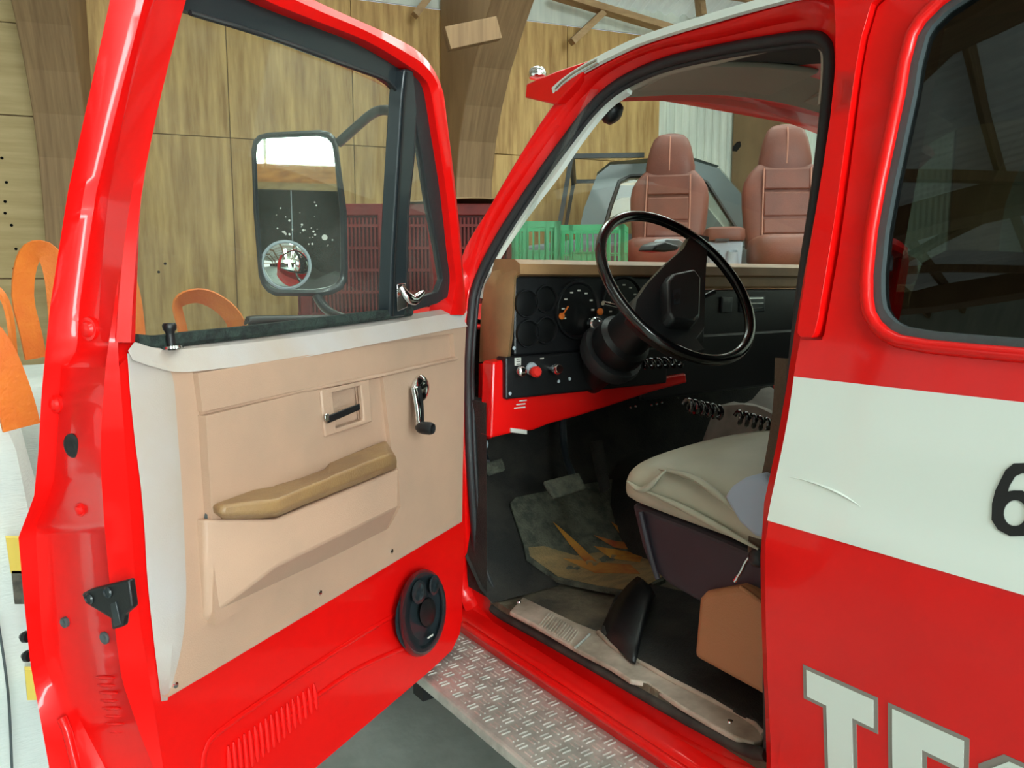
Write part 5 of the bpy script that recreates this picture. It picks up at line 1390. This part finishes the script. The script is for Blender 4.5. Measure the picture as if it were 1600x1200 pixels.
zt1 = ony(40, 648, 1.98)[2]
b1_ = bag('bulk_bag', 'white woven bulk bag at the left edge, nearest, with yellow tags', -1.36, 2.45, .45, zt1, .0, G)
b2_ = bag('bulk_bag', 'white woven bulk bag whose orange loops rise behind the door window glass', -.62, 3.80, .44, 1.16, .06, G)
b3_ = bag('bulk_bag', 'white woven bulk bag standing behind the nearest one, orange loop upright', -1.66, 3.66, .44, ony(50, 545, 3.25)[2], -.08, G)
strap(b1_, [ony(u, v, 2.02) for u, v in [(34, 668), (24, 630), (6, 580), (-14, 540), (-40, 515), (-75, 530), (-100, 580), (-115, 660)]], .075, twist=(.9, .3, 0))
strap(b1_, [ony(u, v, 2.3) for u, v in [(30, 640), (22, 560), (17, 505), (8, 470), (-8, 452), (-30, 470), (-52, 560), (-60, 640)]], .035, twist=(.3, .9, 0))
strap(b3_, [ony(u, v, 3.15) for u, v in [(56, 560), (48, 520), (36, 470), (38, 425), (47, 398), (60, 391), (76, 398), (86, 425), (92, 470), (96, 540)]], .07, twist=(.9, .4, 0))
strap(b2_, [ony(u, v, 3.5) for u, v in [(216, 545), (212, 500), (206, 460), (196, 430), (180, 425), (165, 450), (160, 545)]], .07, twist=(.9, .4, 0))
strap(b2_, [ony(u, v, 3.55) for u, v in [(292, 545), (283, 505), (277, 478), (288, 466), (312, 462), (335, 470), (356, 486), (370, 508), (374, 545)]], .085, twist=(.2, .5, .9))
for (pts, mt, nm) in (([(9, 841), (33, 841), (36, 896), (17, 896)], m_yellow, 'yellow_tag'), ([(18, 892), (36, 892), (38, 944), (23, 944)], m_taggrey, 'printed_tag'), ([(39, 1047), (54, 1047), (58, 1094), (43, 1094)], m_yellow, 'yellow_tag')):
    q = [ony(u, v, 1.955) for u, v in pts]
    add(nm, *prism(q, [p + np.array([0, .02, 0]) for p in q]), mt, b1_, smooth=0)
ss = spl([ony(u, v, 1.965) for u, v in [(-5, 960), (6, 1030), (14, 1100), (19, 1210)]], 16)
add('bag_seam', *sweep(ss, circ(.003, 6)), m_gasket, b1_, smooth=60)

# ---- maroon vented pallet bins, one stacked on the other
BC = atd(652, 440, 5.65); BC[2] = 0
bin_rot = -math.radians(29 + 7)
def pallet_bin(label, z0, H):
    t = thing('pallet_bin', label, 'plastic bin', (BC[0], BC[1], z0), bin_rot, 'maroon pallet bins stacked beyond the truck nose')
    Wd, Dp = 1.46, .80
    m = MB()
    m.box((0, -Dp / 2 + .02, H / 2 + .06), (Wd, .03, H - .12)); m.box((0, Dp / 2 - .02, H / 2 + .06), (Wd, .03, H - .12))
    m.box((-Wd / 2 + .02, 0, H / 2 + .06), (.03, Dp, H - .12)); m.box((Wd / 2 - .02, 0, H / 2 + .06), (.03, Dp, H - .12)); m.box((0, 0, .14), (Wd, Dp, .03))
    m.build('bin_wall', m_bindark, t, local=True, smooth=0)
    for sx in (-1, 1):
        for sy in (-1, 1): add('bin_foot', *box((sx * (Wd / 2 - .09), sy * (Dp / 2 - .09), .06), (.16, .16, .12)), m_bin, t, local=True, smooth=0, bevel=.01)
    r = [(-Wd / 2 - .02, -Dp / 2 - .02), (Wd / 2 + .02, -Dp / 2 - .02), (Wd / 2 + .02, Dp / 2 + .02), (-Wd / 2 - .02, Dp / 2 + .02)]
    V, Fc = sheet(r, [[(-Wd / 2 + .04, -Dp / 2 + .04), (Wd / 2 - .04, -Dp / 2 + .04), (Wd / 2 - .04, Dp / 2 - .04), (-Wd / 2 + .04, Dp / 2 - .04)]], lambda x, y, d: (x, y, H - d), .075, None)
    add('bin_rim', V, Fc, m_bin, t, local=True, smooth=0, bevel=.008)
    g = MB()
    for sgn, L_, ax in ((-1, Wd, 0), (1, Wd, 0), (-1, Dp, 1), (1, Dp, 1)):
        n = int(L_ / .026)
        for k in range(n):
            x = -L_ / 2 + .02 + (L_ - .04) * (k + .5) / n
            zz0, zz1 = .14, H - .09
            if ax == 0: g.box((x, sgn * (Dp / 2 + .004), (zz0 + zz1) / 2), (.012, .02, zz1 - zz0))
            else: g.box((sgn * (Wd / 2 + .004), x, (zz0 + zz1) / 2), (.02, .012, zz1 - zz0))
    g.build('bin_ribs', m_bin, t, local=True, smooth=0, kind='stuff')
    for k in range(6):
        z = .16 + (H - .30) * k / 5
        for sgn in (-1, 1): add('bin_band', *box((0, sgn * (Dp / 2 + .006), z), (Wd + .01, .028, .018)), m_bin, t, local=True, smooth=0)
    for x in (-Wd / 2 + .05, -.16, .18, Wd / 2 - .05):
        add('bin_stile', *box((x, -Dp / 2 - .008, H / 2), (.075, .03, H - .12)), m_bin, t, local=True, smooth=0, bevel=.01)
    return t
pallet_bin('maroon slatted plastic pallet bin, the lower of two stacked beyond the truck nose', 0, 1.015)
pallet_bin('maroon slatted plastic pallet bin, the upper of two stacked beyond the truck nose', 1.015, 1.015)
# cardboard flap on the upper bin
cb = thing('cardboard_sheet', 'crumpled cardboard sheet lying on top of the maroon bins', 'cardboard', tuple(np.array([BC[0], BC[1], 2.032])), bin_rot)
cr_ = [[(x, y, .012 + .012 * math.sin(7 * x + 3 * y) + .01 * math.sin(13 * y)) for x in np.linspace(.0, .62, 10)] for y in np.linspace(-.5, .0, 6)]
o = add('card', *loft(cr_), m_card, cb, local=True, smooth=30, recalc=False)
s_ = o.modifiers.new('skin', 'SOLIDIFY'); s_.thickness = .006; s_.offset = 1

# ---- timber staging that carries the crates and the leather seats
SA = math.radians(44)
SC = atd(1105, 420, 5.45); SC[2] = 0
srot = -SA
ST = 1.51
stg = thing('timber_staging', 'rough timber staging table holding crates and loose car seats', 'table', SC, srot)
for k in range(9):
    add('deck_plank', *box((0, -.62 + .155 * k, ST - .02), (2.4, .145, .04)), m_timber, stg, local=True, smooth=0, bevel=.004)
for x in (-1.15, 0, 1.15):
    for y in (-.6, .6): add('staging_leg', *box((x, y, (ST - .04) / 2), (.10, .10, ST - .04)), m_timber, stg, local=True, smooth=0)
    add('staging_bearer', *box((x, 0, ST - .10), (.08, 1.3, .12)), m_timber, stg, local=True, smooth=0)
for y in (-.6, .6): add('staging_brace', *beam((-1.15, y, .3), (1.15, y, 1.3), .05, .1), m_timber, stg, local=True, smooth=0)
SM = Matrix.Translation(Vector([float(q) for q in SC])) @ Matrix.Rotation(srot, 4, 'Z')
def stl(u, v, d):
    """place on the staging: local x,y of the point seen at (u,v) at depth d"""
    P = SM.inverted() @ Vector([float(q) for q in atd(u, v, d)]); return P

# ---- green vented crates
def crate(label, wx, wy, h):
    t = thing('plastic_crate', label, 'crate', (0, 0, 0), 0, 'green plastic crates beside the leather seats')
    add('crate_floor', *box((0, 0, .01), (wx - .02, wy - .02, .015)), m_crate, t, local=True, smooth=0)
    for ax, L_, off in ((0, wx, wy / 2), (1, wy, wx / 2)):
        for sgn in (-1, 1):
            m = MB()
            def bb(x, z, dx, dz, th=.012):
                if ax == 0: m.box((x, sgn * (off - th / 2), z), (dx, th, dz))
                else: m.box((sgn * (off - th / 2), x, z), (th, dx, dz))
            bb(0, h - .018, L_, .036, .022); bb(0, .02, L_, .04, .016)
            for q in (-1, 1): bb(q * (L_ / 2 - .018), h / 2, .036, h, .022); bb(q * L_ * .22, h / 2, .028, h, .02)
            bb(0, h * .40, L_ * .40, h * .30, .008)
            n = int(L_ / .034)
            for k in range(n):
                x = -L_ / 2 + L_ * (k + .5) / n
                bb(x, h * .46, .008, h * .84, .006)
            for z in (h * .30, h * .52): bb(0, z, L_, .008, .011)
            m.build('crate_side', m_crate, t, local=True, smooth=0)
    return t
def put(t, P, z, rot):
    t.matrix_basis = SM @ Matrix.Translation(Vector((P[0], P[1], z))) @ Matrix.Rotation(rot, 4, 'Z')
c1 = crate('green plastic vented crate on the staging, its short end towards the truck door pillar', .28, .36, .36)
put(c1, stl(838, 400, 4.75), ST, .12)
c2 = crate('green plastic vented crate on the staging, the longer one half behind the steering wheel', .46, .36, .37)
put(c2, stl(922, 400, 5.15), ST, -.05)

# ---- leather bucket seats with console, on pallets
def rsec(hw, hd, z, yc, p=.5, n=24):
    return [(hw * math.copysign(abs(math.cos(t)) ** p, math.cos(t)), yc + hd * math.copysign(abs(math.sin(t)) ** p, math.sin(t)), z) for t in np.linspace(0, 2 * math.pi, n, endpoint=False)]
def leather_seat(label):
    t = thing('bucket_seat', label, 'car seat', (0, 0, 0), 0, 'brown leather bucket seats on the staging')
    add('seat_cushion', *loft([rsec(.23, .25, .0, -.05), rsec(.258, .285, .03, -.05), rsec(.26, .29, .10, -.05), rsec(.25, .28, .17, -.05), rsec(.21, .24, .195, -.05), rsec(.1, .1, .20, -.05)], cu=True, capa=True, capb=True), m_leather, t, local=True, smooth=60)
    add('seat_back', *loft([rsec(.25, .08, .12, .20), rsec(.262, .09, .25, .215), rsec(.276, .095, .40, .235), rsec(.28, .09, .50, .25), rsec(.268, .08, .57, .255), rsec(.235, .07, .63, .262), rsec(.185, .06, .685, .268), rsec(.15, .05, .70, .27)], cu=True, capa=True, capb=True), m_leather, t, local=True, smooth=60)
    add('headrest', *loft([rsec(.175, .065, .655, .265, .6), rsec(.175, .075, .72, .268, .6), rsec(.162, .08, .79, .27, .65), rsec(.145, .075, .86, .275, .7), rsec(.122, .062, .915, .28, .75), rsec(.09, .045, .945, .283, .8), rsec(.04, .02, .957, .285, .9)], cu=True, capa=True, capb=True), m_leather, t, local=True, smooth=60)
    for (z0, z1) in ((.22, .32), (.335, .50), (.515, .655)):
        y0, y1 = .205 - .09 + (z0 - .2) * .1, .205 - .09 + (z1 - .2) * .1
        V, Fc = prism([(-.15, y0 - .004, z0), (.15, y0 - .004, z0), (.15, y1 - .004, z1), (-.15, y1 - .004, z1)], [(-.15, y0 + .05, z0), (.15, y0 + .05, z0), (.15, y1 + .05, z1), (-.15, y1 + .05, z1)])
        add('back_panel', V, Fc, m_leather, t, local=True, bevel=.012, seg=3, smooth=50)
    for x in (-.155, .155):
        add('back_piping', *tube([(x, .113, .20), (x, .135, .42), (x * .97, .158, .655)], .006, 6), m_leather_seam, t, local=True, smooth=60)
    add('headrest_seam', *tube([(0, .197, .69), (0, .188, .80), (0, .198, .89), (0, .22, .93)], .005, 6), m_leather_seam, t, local=True, smooth=60)
    V, Fc = prism([(-.17, -.28, .196), (.17, -.28, .196), (.17, .10, .202), (-.17, .10, .202)], [(-.17, -.28, .15), (.17, -.28, .15), (.17, .10, .15), (-.17, .10, .15)]); add('cushion_panel', V, Fc, m_leather, t, local=True, bevel=.012, seg=3, smooth=50)
    return t
def pallet(label, wx, wy):
    t = thing('wooden_pallet', label, 'pallet', (0, 0, 0), 0, 'small pallets under the leather seats')
    for k in range(5): add('pallet_board', *box((0, -wy / 2 + wy * (k + .5) / 5, .105), (wx, wy / 5 - .02, .022)), m_timber, t, local=True, smooth=0)
    for x in (-wx / 2 + .05, 0, wx / 2 - .05): add('pallet_runner', *box((x, 0, .047), (.07, wy, .094)), m_timber, t, local=True, smooth=0)
    return t
SEATZ = ST + .118
s1 = leather_seat('brown leather bucket seat on the staging, the left one, seen above the steering wheel')
p1_ = stl(1039, 385, 5.6)
put(s1, p1_, SEATZ, -.12)
s2 = leather_seat('brown leather bucket seat on the staging, the right one, beside the red door pillar')
p2_ = stl(1233, 380, 5.25)
put(s2, p2_, SEATZ, .02)
pa1 = pallet('small wooden pallet under the left leather seat', .50, .56); put(pa1, p1_, ST, -.12)
pa2 = pallet('small wooden pallet under the right leather seat', .50, .56); put(pa2, p2_, ST, .02)
# a third seat's shoulder behind the right one
s3 = leather_seat('brown leather bucket seat half hidden behind the red door pillar'); put(s3, stl(1352, 375, 5.6), ST, .25)
cn = thing('seat_console', 'silver centre console with a padded brown leather lid between the two leather seats', 'console', (0, 0, 0))
put(cn, stl(1130, 385, 5.42), ST, -.05)
add('console_body', *loft([[(-.105, -.22, .0), (.105, -.22, .0), (.105, .22, .0), (-.105, .22, .0)], [(-.112, -.22, .28), (.112, -.22, .28), (.112, .22, .28), (-.112, .22, .28)]], cu=True, capa=True, capb=True), m_silver, cn, local=True, bevel=.012)
add('console_lid', *loft([rsec(.125, .25, .285, 0, .3), rsec(.132, .26, .31, 0, .3), rsec(.128, .25, .36, 0, .3), rsec(.10, .2, .375, 0, .4)], cu=True, capa=True, capb=True), m_leather, cn, local=True, smooth=50)
for x in (-.06, .05):
    add('cup_recess', *lathe([(.045, 0), (.04, .01), (.03, .10), (.028, .005)], (x, -.225, .12), (0, -.3, 1), 16), m_silver, cn, local=True, smooth=40)
add('console_latch', *box((-.02, -.255, .285), (.09, .02, .02)), m_blackpl, cn, local=True, smooth=0, bevel=.004)

# ---- grey-green pickup behind the seats
VC = atd(1010, 440, 7.1); VC[2] = 0
vh = thing('pickup_truck', 'grey-green pickup with a pipe rack parked behind the leather seats', 'pickup', VC, -math.radians(40))
def vside(y): return [(-1.1, y, .75), (1.9, y, .75), (1.95, y, 1.15), (1.75, y, 1.62), (.95, y, 1.80), (-.62, y, 1.86), (-1.1, y, 1.80)]
add('pickup_body', *prism(vside(-.85), vside(.85)), m_truckgrey, vh, local=True, smooth=0, bevel=.04, seg=3)
def cabring(k, y): return [(-.62 + .0, y, 1.84), (-.56, y * .96, 2.1), (-.46, y * .92, 2.36), (-.36, y * .88, 2.44), (.30, y * .88, 2.46), (.48, y * .9, 2.40), (.72, y * .95, 2.12), (1.0, y, 1.82)]
rgs = [cabring(0, y) for y in (-.84, -.5, 0, .5, .84)]
side_out = [(p[0], p[2]) for p in cabring(0, .84)]
# pillars and roof as a frame with a side window
for sg in (-1, 1):
    yy = lambda z: sg * (.84 - .10 * (z - 1.84) / .6)
    V, Fc = sheet([(-.62, 1.80), (-.56, 2.1), (-.46, 2.36), (-.36, 2.44), (.30, 2.46), (.48, 2.40), (.72, 2.12), (1.0, 1.80)], [[(-.40, 1.90), (-.34, 2.12), (-.28, 2.30), (-.20, 2.34), (.26, 2.35), (.38, 2.28), (.60, 1.94), (.58, 1.90)]], lambda x, z, d: (x, (abs(yy(z)) - d) * sg, z), .05, None)
    add('cab_side', V, Fc, m_truckgrey, vh, local=True, smooth=30)
    V, Fc = sheet([(-.42, 1.88), (-.34, 2.12), (-.28, 2.32), (.28, 2.36), (.40, 2.29), (.62, 1.94)], [], lambda x, z, d: (x, (abs(yy(z)) - .025 - d) * sg, z), .004, None)
    add('side_window', V, Fc, m_glass, vh, local=True, smooth=0)
    g_ = [(-.41, yy(1.89), 1.89), (-.35, yy(2.12), 2.12), (-.285, yy(2.31), 2.31), (-.2, yy(2.35), 2.35), (.27, yy(2.36), 2.36), (.39, yy(2.29), 2.29), (.61, yy(1.94), 1.94)]
    add('window_trim', *tube(g_, .016, 6), m_rubber, vh, local=True, smooth=60)
add('cab_roof', *loft([[(x, y * k_, z + .02) for y in (-.75, -.4, 0, .4, .75)] for x, z, k_ in ((-.46, 2.36, 1), (-.36, 2.44, 1), (.0, 2.47, 1), (.30, 2.46, 1), (.48, 2.40, 1))]), m_truckgrey, vh, local=True, smooth=50, recalc=False)
add('windscreen', *loft([[(x, y, z + .005) for y in (-.78, 0, .78)] for x, z in ((.48, 2.40), (.74, 2.11), (1.0, 1.82))]), m_glass_dusty, vh, local=True, smooth=50, recalc=False)
add('seat_headrest', *loft([rsec(.10, .06, 1.92, -.35), rsec(.12, .08, 2.0, -.35), rsec(.11, .07, 2.12, -.35), rsec(.05, .04, 2.17, -.35)], cu=True, capa=True, capb=True), m_dkmetal, vh, local=True, smooth=60)
for y in (-.8, .8):
    add('rack_post', *beam((-.78, y, 1.8), (-.66, y, 2.50), .035, .035, (1, 0, 0)), m_dkmetal, vh, local=True, smooth=0)
    add('rack_rail', *beam((-.66, y, 2.50), (-.1, y, 2.50), .035, .035), m_dkmetal, vh, local=True, smooth=0)
add('rack_bar', *beam((-.66, -.8, 2.50), (-.66, .8, 2.50), .05, .05), m_dkmetal, vh, local=True, smooth=0)
for x in (-.6, 1.3):
    for y in (-.8, .8):
        add('pickup_wheel', *lathe([(.2, -.1), (.36, -.11), (.40, -.08), (.41, 0), (.40, .08), (.36, .11), (.2, .1)], (x, y, .41), (0, 1, 0), 24), m_tyre, vh, local=True, smooth=40)
